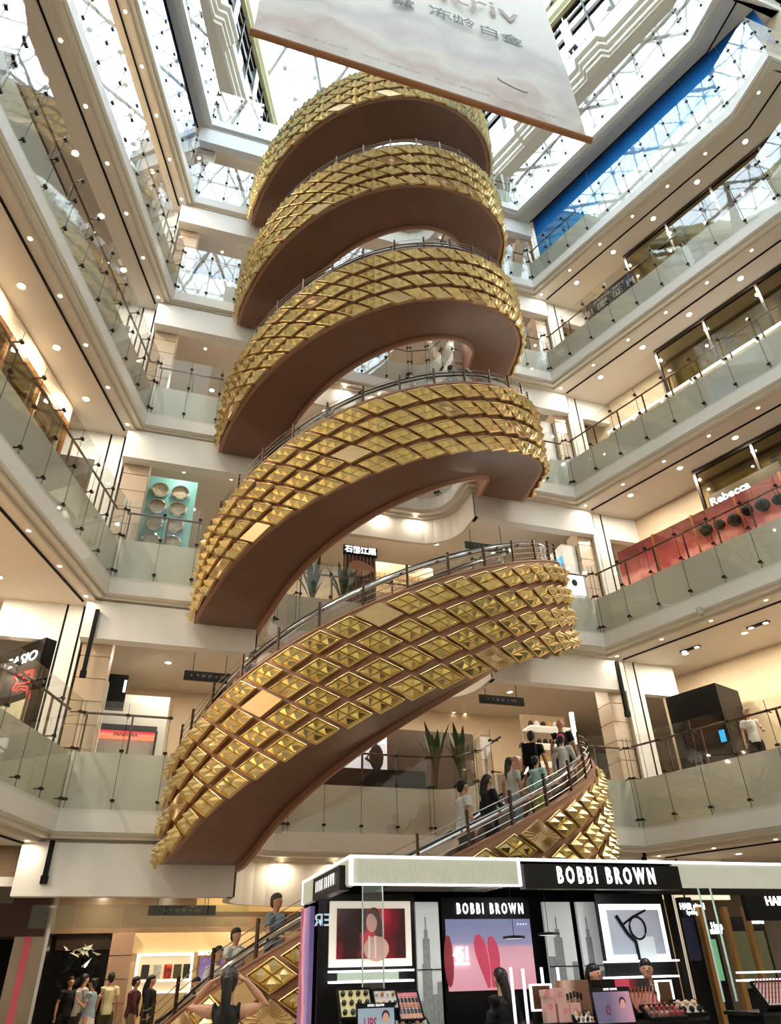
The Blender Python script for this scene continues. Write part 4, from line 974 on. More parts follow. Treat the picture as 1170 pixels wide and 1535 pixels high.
# counters with sloped trays
CW = mat('counter_pale', (.55, .53, .50), .4)
def counter(x0_, x1_, lab):
    o = thing('makeup_counter', lab, 'counter', (x0_, kf+.1, 0))
    part('cabinet', MB().box(x0_, x1_, kf+.12, kf+.75, 0, 1.05), BLACK, o)
    part('worktop', MB().box(x0_-.02, x1_+.02, kf+.08, kf+.78, 1.05, 1.09), mat('worktop_black', (.1, .1, .1), .15), o)
    return o
cA = counter(-2.45, -1.45, 'black makeup counter with product trays at the left end of the kiosk')
cB = counter(-.95, 1.55, 'long black makeup counter with tester trays in the middle of the kiosk')
cC = counter(2.35, 4.2, 'black lipstick counter at the right end of the kiosk')
def tray(x0_, x1_, y0_, z0_, d, tilt, base, cols, nx, ny, lab, shape='pan'):
    o = thing('tester_tray', lab, 'tray', ((x0_+x1_)/2, y0_, z0_)); T = Matrix.Translation((x0_, y0_, z0_)) @ Matrix.Rotation(rad(tilt), 4, 'X')
    w_ = x1_-x0_; part('tray', MB().box(0, w_, 0, d, 0, .02, T=T), base, o)
    part('rim', MB().box(-.015, 0, 0, d, -.01, .035, T=T).box(w_, w_+.015, 0, d, -.01, .035, T=T).box(-.015, w_+.015, -.015, 0, -.01, .035, T=T).box(-.015, w_+.015, d, d+.015, -.01, .035, T=T), BLACKM, o)
    part('stand', MB().prism([(y0_+d*.2, 1.09), (y0_+d*cos(rad(tilt)), 1.09), (y0_+d*cos(rad(tilt)), z0_+d*sin(rad(tilt))-.01), (y0_+d*.2, z0_-.0+d*.2*sin(rad(tilt)))], x0_+.02, x1_-.02, T=Matrix(((0, 0, 1, 0), (1, 0, 0, 0), (0, 1, 0, 0), (0, 0, 0, 1)))), BLACKM, o)
    rr = random.Random(int(x0_*100)+nx)
    for i in range(nx):
        for j in range(ny):
            cx, cy = w_*(i+.5)/nx, d*(j+.5)/ny; c = cols[rr.randrange(len(cols))] if len(cols) != ny else cols[j]
            if shape == 'pan': mb = MB().box(cx-w_/nx*.36, cx+w_/nx*.36, cy-d/ny*.36, cy+d/ny*.36, .02, .03, T=T)
            elif shape == 'jar': mb = MB().lathe([(w_/nx*.3, .02), (w_/nx*.3, .05), (w_/nx*.22, .06), (.0001, .06)], 10, (cx, cy, 0), T=T)
            else:
                R = T @ Matrix.Translation((cx, cy, .02)) @ Matrix.Rotation(rad(-20), 4, 'X'); mb = MB().lathe([(.008, 0), (.008, .05), (.006, .052), (.006, .075), (.0001, .085)], 8, (0, 0, 0), T=R)
            part({'pan': 'colour_pan', 'jar': 'jar', 'stick': 'lipstick'}[shape], mb, c, o)
    return o
yel = mat('tray_yellow', (.90, .86, .62), .5, emit=(.9, .86, .62), es=.25); jar = mat('jar_black', (.12, .11, .10), .25)
nud = [mat('nude_%d' % i, c, .5) for i, c in enumerate(((.82, .62, .50), (.70, .45, .35), (.88, .72, .62), (.60, .33, .26), (.90, .55, .50), (.72, .25, .25)))]
prod = [WHITE, jar, mat('gold_cap', (.75, .6, .35), .3, .8), nud[0]]
tray(-2.83, -2.5, kf+.12, 1.20, .28, 55, yel, [jar], 4, 3, 'yellow tester tray with dark jars at the left end of the kiosk', 'jar')
tray(-2.46, -2.22, kf+.12, 1.26, .20, 50, mat('tray_white', (.85, .84, .82), .5, emit=(.8, .8, .8), es=.15), prod, 4, 2, 'white tester tray with round pots beside the yellow tray', 'jar')
tray(-2.2, -1.95, kf+.12, 1.16, .30, 50, mat('tray_rose', (.88, .72, .70), .5, emit=(.85, .7, .7), es=.15), [nud[0], jar, nud[1], jar, mat('tray_pink', (.9, .5, .6), .5)], 6, 5, 'rose and wood coloured palette tray at the left counter')
tray(-2.3, -1.9, kf+.10, 1.10, .12, 25, MATS['tray_white'], prod, 5, 2, 'low white tray of compacts in front of the left counter', 'jar')
def tablet(x0_, x1_, zt, lab, m, txt, tcol, y_=-.03, small='B O B B I   B R O W N'):
    o = thing('counter_screen', lab, 'screen', ((x0_+x1_)/2, kf+y_, 1.0)); T = Matrix.Translation((x0_, kf+y_, 1.06)) @ Matrix.Rotation(rad(-8), 4, 'X')
    w_ = x1_-x0_; h = zt-1.06
    part('bezel', MB().box(0, w_, 0, .03, 0, h, T=T), BLACK, o); part('display', MB().box(.015, w_-.015, -.006, 0, .01, h-.045, T=T), m, o)
    part('stand', MB().box(w_*.3, w_*.7, .03, .14, 0, .03, T=T), BLACKM, o)
    c = T @ Vector((w_/2, -.008, h-.022)); text(small, .03, c, (1, 0, 0), T.to_3x3() @ Vector((0, 0, 1)), SIGNW, o, sx=.6, ext=.001)
    if txt: c = T @ Vector((w_*.34, -.012, h*.36)); text(txt, .13, c, (1, 0, 0), T.to_3x3() @ Vector((0, 0, 1)), tcol, o, sx=.62, ext=.001, bold=.002)
    f = MB(); c = T @ Vector((w_*.74, -.008, h*.5)); f.ball(c, .035, .004, .055, 12); part('printed_face', f, SKIN, o, True)
    f = MB(); f.ball(c+Vector((0, .002, .025)), .042, .004, .05, 12); part('printed_hair', f, MATS['print_hair'], o, True)
blp = ramp_mat('tablet_blue', [(0, (.42, .52, .60)), (.5, (.60, .68, .74)), (1, (.55, .62, .70))], 2, 0, .4, .3, .5, .1, 3)
tablet(-2.71, -2.30, 1.335, 'small counter screen with lips advertisement before the left trays', blp, 'LIPS', mat('magenta_ink', (.62, .1, .35), .5, emit=(.62, .1, .35), es=.4), -.06)
pkp = ramp_mat('tablet_rose', [(0, (.40, .38, .50)), (.5, (.74, .56, .66)), (1, (.60, .60, .68))], 0, 0, .5, .3, .5, .1, 3)
tablet(.02, .52, 1.40, 'slanted counter screen with a rose picture in the middle of the kiosk', pkp, 'O', mat('plum_ink', (.5, .12, .3), .5, emit=(.5, .12, .3), es=.3), -.02)
# backlit header panels over the middle counter
def header(px, t, stops, axis, lab, wob=.35, ws=3, seed=0):
    p0 = kp(px[0], px[2], t); p1 = kp(px[1], px[3], t)
    o = thing('header_card', lab, 'advertising panel', ((p0.x+p1.x)/2, t, 1.09))
    part('board', MB().box(p0.x, p1.x, t, t+.03, 1.09, p0.z), ramp_mat('card_%d' % seed, stops, axis, 0 if axis == 2 else -(p1.x-p0.x)/2, (p0.z-1.09) if axis == 2 else (p1.x-p0.x)/2, .4, .4, wob, ws), o)
    return o, p0, p1
o, p0, p1 = header((832, 886, 1470, 1505), kf+.5, [(0, (.45, .30, .22)), (.5, (.62, .45, .35)), (.7, (.88, .74, .66)), (1, (.5, .35, .28))], 0, 'brown advertising card with foundation brushes behind the middle counter', seed=1)
for i in range(5):
    x = p0.x+.10+.045*i; part('brush', MB().tube([(x, kf+.42, 1.12), (x, kf+.44, 1.30-.012*abs(i-2))], 0, 8, rr=[(.008, .008), (.016, .012)]), nud[i % 3], o, True)
    part('brush_tip', MB().tube([(x, kf+.44, 1.30-.012*abs(i-2)), (x, kf+.445, 1.36-.012*abs(i-2))], .016, 8), jar, o, True)
o, p0, p1 = header((922, 978, 1468, 1500), kf+.5, [(0, (.12, .10, .10)), (.45, (.20, .10, .10)), (.55, (.80, .14, .20)), (.75, (.65, .10, .15)), (1, (.18, .10, .10))], 0, 'black and red advertising card behind the middle counter', seed=2)
part('printed_lipstick', MB().box(p0.x+.22, p0.x+.25, kf+.48, kf+.5, 1.12, 1.32), MATS['print_white'], o)
part('red_tag', MB().box(p0.x-.02, p0.x+.16, kf+.47, kf+.5, p0.z-.08, p0.z-.005), MATS['print_red'], o)
part('black_header', MB().box(kp(886, 1470, kf+.5).x, p0.x, kf+.5, kf+.53, 1.09, p0.z), BLACK, o)
def mirror(px, lab):
    t = kf+.25; p0 = kp(px[0], px[2], t); p1 = kp(px[1], px[3], t); o = thing('vanity_mirror', lab, 'mirror', ((p0.x+p1.x)/2, t, p1.z))
    part('glass', MB().box(p0.x, p1.x, t+.005, t+.02, p1.z, p0.z), mat('mirror_brown', (.40, .28, .20), .15, .3), o)
    b = MB(); w_ = .018
    b.box(p0.x-w_, p1.x+w_, t-.01, t+.03, p0.z, p0.z+w_).box(p0.x-w_, p1.x+w_, t-.01, t+.03, p1.z-w_, p1.z).box(p0.x-w_, p0.x, t-.01, t+.03, p1.z, p0.z).box(p1.x, p1.x+w_, t-.01, t+.03, p1.z, p0.z)
    part('light_frame', b, GLOW, o); part('foot', MB().box(p0.x+.02, p1.x-.02, t, t+.1, 1.09, p1.z-w_), BLACKM, o)
mirror((796, 828, 1478, 1512), 'small vanity mirror with white light frame left of the brush card')
mirror((984, 1010, 1472, 1504), 'small vanity mirror with white light frame right of the red card')
for x_, y0_, y1_, lab in ((783, 1452, 1510, 'tall white light bar behind the pink boxes, right one'), (765, 1450, 1495, 'tall white light bar behind the pink boxes, left one'), (811, 1450, 1470, 'short white light bar left of the skyline panels'), (835, 1450, 1470, 'short white light bar between the skyline panels')):
    p0 = kp(x_, y0_, kf+.6); p1 = kp(x_, y1_, kf+.6); b = MB().box(p0.x-.012, p0.x+.012, kf+.59, kf+.62, 1.09, p0.z); single('light_bar', b, EDGEL, lab, 'lamp', (p0.x, kf+.6, 1.09))
bx = mat('box_pink', (.88, .72, .72), .6); 
for i, (x, y, z, w_, h) in enumerate(((-.52, .1, 1.09, .12, .24), (-.38, .08, 1.09, .16, .17), (-.40, .09, 1.26, .14, .14), (-.24, .06, 1.09, .13, .17), (-.55, .06, 1.33, .09, .06))):
    o = thing('gift_box', 'pink gift box with red ribbon knot, %s the stack' % ['tall one at the back of', 'lower middle one of', 'upper middle one of', 'right one of', 'smallest one on top of'][i], 'box', (x, kf+y, z))
    part('carton', MB().box(x, x+w_, kf+y, kf+y+.1, z, z+h), bx, o)
    part('ribbon_knot', MB().tube([(x+w_/2+.02*cos(rad(g)), kf+y-.006, z+h*.6+.022*sin(rad(g))) for g in range(0, 360, 45)], .004, 5, closed=True), MATS['print_red'], o)
tray(.66, 1.06, kf+.15, 1.12, .30, 42, mat('tray_coral', (.70, .42, .36), .5), nud, 8, 4, 'coral tray packed with lipsticks right of the slanted screen', 'stick')
tray(.68, 1.16, kf-.05, 1.08, .18, 35, mat('tray_brown', (.30, .22, .2), .5), nud, 7, 2, 'low dark tray of round colour pans before the lipstick tray', 'jar')
tray(1.18, 1.50, kf+.05, 1.1, .2, 35, mat('tray_cream', (.84, .80, .72), .5), [jar, nud[2]], 3, 2, 'cream tray with two dark compacts at the right end of the middle counter', 'jar')
tray(-.22, .0, kf-.02, 1.06, .16, 35, MATS['tray_white'], prod, 4, 2, 'small white tray of bottles left of the slanted screen', 'jar')
tray(2.45, 2.95, kf+.1, 1.14, .30, 50, mat('tray_pale', (.86, .82, .80), .5, emit=(.8, .78, .76), es=.2), [nud[3], nud[5]], 10, 5, 'white sloped tray with rows of dark red lipsticks at the right end', 'stick')
# ------------------------------------------------------------------ ground floor shops behind and beside
gy = 7.4
gs = thing('cream_shop', 'cream shop front with a lit display niche behind the ground floor crowd', 'shop', (-4.2, gy, 0))
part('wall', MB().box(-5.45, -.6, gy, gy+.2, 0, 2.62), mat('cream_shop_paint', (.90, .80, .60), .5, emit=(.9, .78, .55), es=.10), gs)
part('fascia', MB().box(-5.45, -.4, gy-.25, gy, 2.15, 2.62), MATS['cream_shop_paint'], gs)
part('ceiling_band', MB().box(-7.3, 1, gy-.2, gy+.2, 2.62, 3.9), mat('taupe_marble', (.56, .47, .38), .25, noise=.25, nscale=2), gs)
nb = part('niche', MB().box(-4.78, -3.42, gy-.32, gy-.02, 1.25, 2.1), mat('niche_cream', (.92, .86, .74), .5, emit=(.95, .88, .74), es=.35), gs)
b = MB(); b.box(-4.84, -3.36, gy-.36, gy-.3, 2.08, 2.14).box(-4.84, -4.78, gy-.36, gy-.3, .95, 2.1).box(-3.42, -3.36, gy-.36, gy-.3, .95, 2.1).box(-4.84, -3.36, gy-.36, gy-.3, 1.5, 1.53).box(-4.84, -3.36, gy-.36, gy-.3, 1.24, 1.27)
part('light_strips', b, GLOW, nb)
for i, (x, c) in enumerate(((-4.58, 'print_dark2'), (-4.28, 'white2'), (-4.0, 'red2'), (-3.75, 'olive2'), (-3.5, 'dark3'))):
    cc = {'print_dark2': (.2, .2, .2), 'white2': (.85, .84, .8), 'red2': (.7, .25, .2), 'olive2': (.35, .35, .25), 'dark3': (.2, .22, .18)}[c]
    part('picture_card', MB().box(x-.1, x+.1, gy-.35, gy-.33, 1.56, 1.88), mat(c, cc, .5, noise=.5, nscale=12), nb)
fl = MB().ball((-3.98, gy-.37, 1.82), .07, .03, .07, 8); part('flower', fl, mat('flower_red', (.85, .3, .22), .6), nb, True)
pu = thing('purple_screen', 'violet glowing advertising screen under white lettering behind the first escalator riders', 'screen', (-2.6, gy-.3, .9))
part('panel', MB().box(-3.18, -2.0, gy-.34, gy-.26, .9, 2.02), ramp_mat('violet_print', [(0, (.55, .42, .72)), (.4, (.72, .62, .86)), (.6, (.52, .50, .80)), (1, (.45, .35, .60))], 2, 0, 1.2, .4, .7, .4, 1.6), pu)
part('frame', MB().box(-3.24, -1.94, gy-.3, gy-.24, .85, 2.08), mat('gilt', (.72, .58, .34), .35, .7), pu)
text('BEAUTY', .14, (-3.0, gy-.36, 2.12), (1, 0, 0), (0, 0, 1), SIGNW, pu, bold=.004)
ds = thing('dark_shop', 'dark shop window with crumpled black and white decoration at the left of the ground floor', 'shop', (-6.3, gy, 0))
part('wall', MB().box(-8.6, -5.57, gy, gy+.2, 0, 2.6), BLACK, ds)
part('board', MB().box(-6.95, -5.57, gy-.06, gy, 2.25, 2.6), mat('dark_umber', (.20, .15, .12), .3), ds)
rr = random.Random(5); b = MB()
for i in range(60):
    c = Vector((rr.uniform(-6.7, -5.7), gy-.15+rr.uniform(-.08, .08), rr.uniform(1.2, 2.2))); d = [Vector((rr.uniform(-.16, .16), rr.uniform(-.08, .08), rr.uniform(-.16, .16))) for _ in range(3)]
    b.add([c+d[0], c+d[1], c+d[2]], [(0, 1, 2)])
part('foil_decoration', b, mat('black_foil', (.25, .26, .27), .15, .9), ds, stuff=True)
b = MB()
for i in range(18):
    c = Vector((rr.uniform(-6.6, -5.8), gy-.3, rr.uniform(2.12, 2.32))); d = [Vector((rr.uniform(-.16, .16), rr.uniform(-.05, .05), rr.uniform(-.08, .08))) for _ in range(3)]
    b.add([c+d[0], c+d[1], c+d[2]], [(0, 1, 2)])
part('white_decoration', b, mat('paper_white', (.75, .76, .68), .6), ds, stuff=True)
gp = thing('stone_pillar', 'pinkish stone clad pillar beside the dark shop, ground floor', 'pillar', (-5.5, gy-.4, 0))
tiles_box('stone_tile', gp, -5.55, -4.98, gy-.45, gy+.1, 0, 2.62, 5, mat('rose_stone', (.66, .54, .46), .3, noise=.12, nscale=3))
ml = thing('mirror_pillar', 'tall glossy mirrored pillar with painted rose reflection at the far left of the ground floor', 'pillar', (-7.6, 1.4, 0))
part('face', MB().box(-7.62, -6.95, 4.5, 5.1, 0, 3.5), mat('mirror_taupe', (.70, .63, .56), .12, .85, noise=.25, nscale=1), ml)
part('edge', MB().box(-6.95, -6.88, 4.45, 5.15, 0, 3.5), CHROME, ml)
part('rose_reflection', MB().box(-7.4, -7.25, 4.46, 4.5, .4, 2.6), mat('rose_glow', (.8, .35, .4), .4, emit=(.8, .35, .4), es=.25), ml)  # rose reflection put on the mirror face as a faintly glowing strip
ls = thing('open_shop', 'dark shop with white light strips at the left edge of the ground floor', 'shop', (-8.8, 5.2, 0))
part('wall', MB().box(-10.6, -7.7, 6.0, 6.2, 0, 2.5), BLACKM, ls); part('lintel', MB().box(-10.6, -7.0, 4.4, 6.1, 2.45, 3.5), mat('umber_lintel', (.26, .19, .15), .4), ls)
for x, c in ((-8.9, GLOW), (-8.6, MATS['rose_glow']), (-9.3, GLOWC)): part('light_strip', MB().box(x, x+.07, 5.9, 6.0, .9, 2.1), c, ls)
for i in range(4): part('shelf', MB().box(-9.6+.45*i, -9.25+.45*i, 5.6, 6.0, .75+.25*(i % 3), .80+.25*(i % 3)), GLOWC, ls)
# glass skirt and lights under the back left bulkhead, cream band behind it
gk = thing('glass_skirt', 'bronze tinted glass band under the white bulkhead of the back left corner', 'glass panel', (-5, .5, 2.4))
for i in range(5): part('pane', MB().box(-7.0+.86*i, -6.16+.86*i, 1.2, 1.22, 2.45, 2.86), SHOPG, gk)
struct('wall_ground_back', MB().box(-2.9, 9, 7.9, 8.1, 0, 4.0), WARM)
for x in (-2.2, -.9, .5): downlight(x, 3.4, 3.83, .08, '%s round ceiling light from the left, behind the lowest flight' % {-2.2: 'first', -.9: 'second', .5: 'third'}[x], 'ground floor ceiling lights')
bz = thing('bronze_canopy', 'bronze canopy soffit with lit strip above the lowest escalator riders', 'canopy', (-1.5, 4.6, 3))
part('soffit', MB().box(-3.6, .6, 4.6, 6.4, 2.95, 3.05), mat('bronze_soffit', (.50, .36, .22), .35, .3), bz); part('fascia', MB().box(-3.6, .6, 4.55, 4.6, 2.95, 3.84), mat('gold_ribbed', (.82, .70, .46), .4), bz)
# shops right of the kiosk, ground floor
def rs_shop(px, t, lab, stops, txt, ty, size, m2=None):
    p0 = aty(px[0], px[2], t); p1 = aty(px[1], px[3], t); o = thing('beauty_shop', lab, 'shop', ((p0.x+p1.x)/2, t, 0))
    part('wall', MB().box(p0.x, p1.x, t, t+.15, 0, p0.z), BLACKM, o)
    q0 = aty(px[0]+4, ty[1], t-.05); q1 = aty(px[1]-4, px[3], t-.05)
    part('display', MB().box(q0.x, q1.x, t-.06, t-.02, max(.6, q1.z), q0.z), ramp_mat('print_'+txt[0][:4], stops, 2, -.3, 1.4, .4, .4, .6, 1.6), o)
    for i, s in enumerate(txt):
        c = aty((px[0]+px[1])/2, ty[0]+i*9, t-.08); text(s, size*(1 if i == 0 else .6), (c.x, t-.08, c.z), (1, 0, 0), (0, 0, 1), SIGNW, o, bold=.004, sx=.8)
rs_shop((1018, 1056, 1345, 1440), -3.2, 'shop with a deep blue poster and white hair care lettering, right of the kiosk', [(0, (.5, .7, .95)), (.4, (.12, .3, .75)), (.6, (.08, .14, .4)), (1, (.06, .08, .2))], ['HAIR rituel', 'by sisley'], (1359, 1376), .15)
rs_shop((1057, 1090, 1380, 1470), -2.9, 'narrow shop with a green poster and white script lettering, right of the blue poster', [(0, (.85, .9, .85)), (.4, (.7, .85, .75)), (.6, (.25, .6, .35)), (1, (.5, .8, .6))], ['Hera', 'BEAUTY'], (1388, 1408), .16)
rs_shop((1092, 1170, 1374, 1480), -2.2, 'shop with wooden posts and a red and brown picture, far right of the ground floor', [(0, (.62, .45, .32)), (.4, (.38, .24, .18)), (.6, (.5, .25, .15)), (1, (.3, .3, .2))], ['ORIGINS'], (1381, 1396), .14)
p_ = aty(1158, 1356, -4.2); o = thing('hair_sign', 'black overhead sign with white lettering at the right edge above the lipstick counter', 'sign', (p_.x, -4.2, p_.z)); part('board', MB().box(p_.x-.6, p_.x+2.2, -4.2, -4.1, p_.z-.25, p_.z+.25), BLACKM, o)
text('HAIR rituel', .2, (p_.x+.3, -4.22, p_.z+.05), (1, 0, 0), (0, 0, 1), SIGNW, o, bold=.005); text('by sisley', .12, (p_.x+.4, -4.22, p_.z-.12), (1, 0, 0), (0, 0, 1), SIGNW, o, bold=.003)
for i, x in enumerate((1060, 1098, 1130)):
    p_ = aty(x, 1420, -3.3); single('wooden_post', MB().box(p_.x-.05, p_.x+.05, -3.35, -3.25, 0, 2.5), mat('oak', (.62, .45, .22), .5), ['warm wooden post between the blue and green posters', 'warm wooden post left of the red and brown picture', 'warm wooden post inside the far right shop'][i], 'post', (p_.x, -3.3, 0))
# ------------------------------------------------------------------ people
def remesh(mb, name, vox=.010, sm=4):
    me = mb.mesh(name, [WHITE]); o = bpy.data.objects.new(name, me); C.objects.link(o)
    r = o.modifiers.new('r', 'REMESH'); r.mode = 'VOXEL'; r.voxel_size = vox; r.use_smooth_shade = True
    s = o.modifiers.new('s', 'SMOOTH'); s.iterations = sm; s.factor = .5
    dg = bpy.context.evaluated_depsgraph_get(); out = bpy.data.meshes.new_from_object(o.evaluated_get(dg))
    bpy.data.objects.remove(o); out.name = name; out.materials.clear(); out.materials.append(None)
    out.polygons.foreach_set('use_smooth', [True]*len(out.polygons))
    return out
ARMS = {'down': ((.235, -.01, 1.13), (.26, .06, .88), (0, .12, -1)), 'rail': ((.25, .06, 1.14), (.20, .32, 1.08), (-.1, 1, -.1)), 'phone': ((.235, .04, 1.12), (.10, .27, 1.22), (-.25, .5, .8)),
        'bag': ((.24, -.04, 1.13), (.24, .12, .92), (-.1, .3, -1)), 'head': ((.36, .12, 1.42), (.16, .04, 1.62), (-.85, -.1, .35))}
def limb(mb, P, R, n=10): mb.tube(P, 0, n, rr=[(r, r) if not isinstance(r, tuple) else r for r in R])
def hand(mb, w_, d, s):
    d = Vector(d).normalized(); side = Vector((s, 0, 0)); side = (side-d*side.dot(d)).normalized(); nrm = d.cross(side)
    w_ = Vector(w_); pc = w_+d*.05
    limb(mb, [w_-d*.01, w_+d*.03, w_+d*.085], [(.024, .018), (.034, .018), (.036, .016)], 8)
    for i, L in enumerate((.058, .072, .076, .066)):
        b = w_+d*.08+side*((i-1.5)*-.020*1.0)
        limb(mb, [b, b+d*L*.5+nrm*.004*s, b+d*L*.85+nrm*.018*s], [.0095, .009, .0075], 6)
    b = w_+d*.03-side*.026; t = (d*.7-side*.75).normalized()
    limb(mb, [b, b+t*.035, b+t*.06+nrm*.008*s], [.012, .011, .009], 6)
def arm_pts(pose, s):
    e, w_, d = ARMS[pose]; f = lambda v: Vector((v[0]*s, v[1], v[2])); return Vector((.165*s, 0, 1.385)), f(e), f(w_), f(d)
CACHE = {}
def body_mesh(la, ra, sit=False):
    key = ('b', la, ra)
    if key in CACHE: return CACHE[key]
    mb = MB(); T = Vector
    limb(mb, [T((0, 0, .84)), T((0, 0, .93)), T((0, .0, 1.08)), T((0, .01, 1.25)), T((0, .0, 1.37)), T((0, .0, 1.43))], [(.13, .10), (.155, .115), (.125, .095), (.15, .11), (.155, .09), (.07, .06)], 16)
    limb(mb, [T((0, -.005, 1.40)), T((0, .005, 1.47)), T((0, .015, 1.53))], [(.062, .06), (.052, .055), (.052, .055)], 12)
    mb.ball((0, .02, 1.615), .076, .096, .112, 16); mb.ball((0, .055, 1.555), .052, .055, .05, 12)
    limb(mb, [T((0, .10, 1.645)), T((0, .125, 1.61)), T((0, .118, 1.598))], [.010, .016, .014], 6)
    for s in (-1, 1):
        mb.ball((.078*s, .015, 1.61), .012, .022, .032, 8)
        sh, e, w_, d = arm_pts(la if s < 0 else ra, s)
        limb(mb, [T((.10*s, 0, 1.385)), sh, (sh+e)/2, e, e*.6+w_*.4, w_], [.06, .060, .047, .040, .039, .026], 10); hand(mb, w_, d, s)
        limb(mb, [T((.085*s, 0, .92)), T((.092*s, .005, .78)), T((.095*s, .02, .52)), T((.097*s, .0, .36)), T((.10*s, -.01, .10))], [.085, .092, .058, .056, .036], 12)
        limb(mb, [T((.10*s, -.05, .05)), T((.10*s, .05, .045)), T((.105*s, .17, .03))], [(.035, .04), (.042, .035), (.036, .02)], 8)
    CACHE[key] = remesh(mb, 'body', .0095, 3); return CACHE[key]
def shirt_mesh(la, ra, long=False, hem=.86, wide=.0):
    key = ('s', la, ra, long, hem)
    if key in CACHE: return CACHE[key]
    mb = MB(); T = Vector
    limb(mb, [T((0, 0, hem)), T((0, 0, .98)), T((0, .0, 1.10)), T((0, .01, 1.26)), T((0, .0, 1.37)), T((0, .0, 1.435))], [(.185, .14), (.172, .13), (.15, .118), (.172, .13), (.170, .108), (.078, .072)], 20)
    for s in (-1, 1):
        sh, e, w_, d = arm_pts(la if s < 0 else ra, s)
        P = [T((.10*s, 0, 1.385)), sh, sh*.4+e*.6]; R = [.075, .076, .062]
        if la == 'head': P = P[:2]; P[1] = T((.135*s, 0, 1.385)); R = [.08, .06]
        if long: P = [P[0], sh, (sh+e)/2, e, w_*.9+e*.1]; R = [.075, .074, .06, .053, .036]
        limb(mb, P, R, 12)
    CACHE[key] = remesh(mb, 'shirt', .012, 4); return CACHE[key]
def legs_mesh(kind):
    if kind in CACHE: return CACHE[kind]
    mb = MB(); T = Vector
    if kind == 'skirt': limb(mb, [T((0, 0, .45)), T((0, 0, .7)), T((0, 0, .95)), T((0, 0, 1.0))], [(.26, .24), (.21, .18), (.165, .13), (.15, .12)], 18)
    else:
        limb(mb, [T((0, 0, .80)), T((0, 0, .93)), T((0, 0, 1.03))], [(.15, .12), (.168, .128), (.15, .115)], 16)
        for s in (-1, 1):
            P = [T((.085*s, 0, .92)), T((.092*s, .005, .78)), T((.097*s, .02, .52)), T((.099*s, .0, .34)), T((.10*s, -.01, .09))]; R = [.098, .106, .08, .075, .066]
            if kind == 'shorts': P = P[:3]; R = [.10, .11, .10]
            limb(mb, P, R, 12)
    CACHE[kind] = remesh(mb, 'trousers', .012, 3); return CACHE[kind]
def hair_mesh(kind):
    if kind in CACHE: return CACHE[kind]
    mb = MB(); T = Vector
    if kind == 'cap':
        mb.ball((0, .01, 1.655), .088, .108, .085, 16); mb.box(-.06, .06, .09, .19, 1.665, 1.68)
    else:
        mb.ball((0, -.012, 1.640), .086, .100, .103, 16); mb.ball((0, .018, 1.675), .080, .092, .072, 16)
        mb.ball((0, -.05, 1.58), .070, .06, .07, 12)
        if kind == 'long': limb(mb, [T((0, -.05, 1.64)), T((0, -.085, 1.5)), T((0, -.105, 1.36)), T((0, -.10, 1.22))], [(.08, .05), (.095, .045), (.10, .035), (.06, .02)], 12)
        if kind == 'tail': limb(mb, [T((0, -.08, 1.68)), T((0, -.14, 1.64)), T((0, -.15, 1.5)), T((0, -.14, 1.36)), T((0, -.13, 1.24))], [.035, .045, .05, .045, .015], 10)
        if kind == 'bun': mb.ball((0, -.09, 1.70), .045, n=10)
    m = remesh(mb, 'hair', .010, 2)
    CACHE[kind] = m; return m
SK = mat('skin', (.80, .60, .48), .5, noise=.05); HAIRB = mat('black_hair', (.07, .06, .06), .5, noise=.2, nscale=30); EYEM = mat('eye_dark', (.08, .06, .05), .3); LIPM = mat('lip', (.62, .35, .32), .5)
SHOEM = mat('shoe_dark', (.15, .14, .14), .5)
FEYE = MB().ball((.030, .108, 1.630), .011, .006, .007, 8).ball((-.030, .108, 1.630), .011, .006, .007, 8).mesh('eyes', [EYEM])
FMOU = MB().ball((0, .104, 1.565), .022, .007, .006, 8).mesh('mouth', [LIPM])
SHOE = MB()
for s in (-1, 1): SHOE.tube([(.10*s, -.07, .05), (.10*s, .0, .055), (.10*s, .10, .045), (.105*s, .185, .03)], 0, 10, rr=[(.035, .045), (.045, .05), (.05, .038), (.035, .022)])
SHOE = SHOE.mesh('shoes', [SHOEM], True)
def cloth(name, c): return mat('cloth_'+name, c, .8, noise=.08, nscale=9, bump=.2, bscale=14)
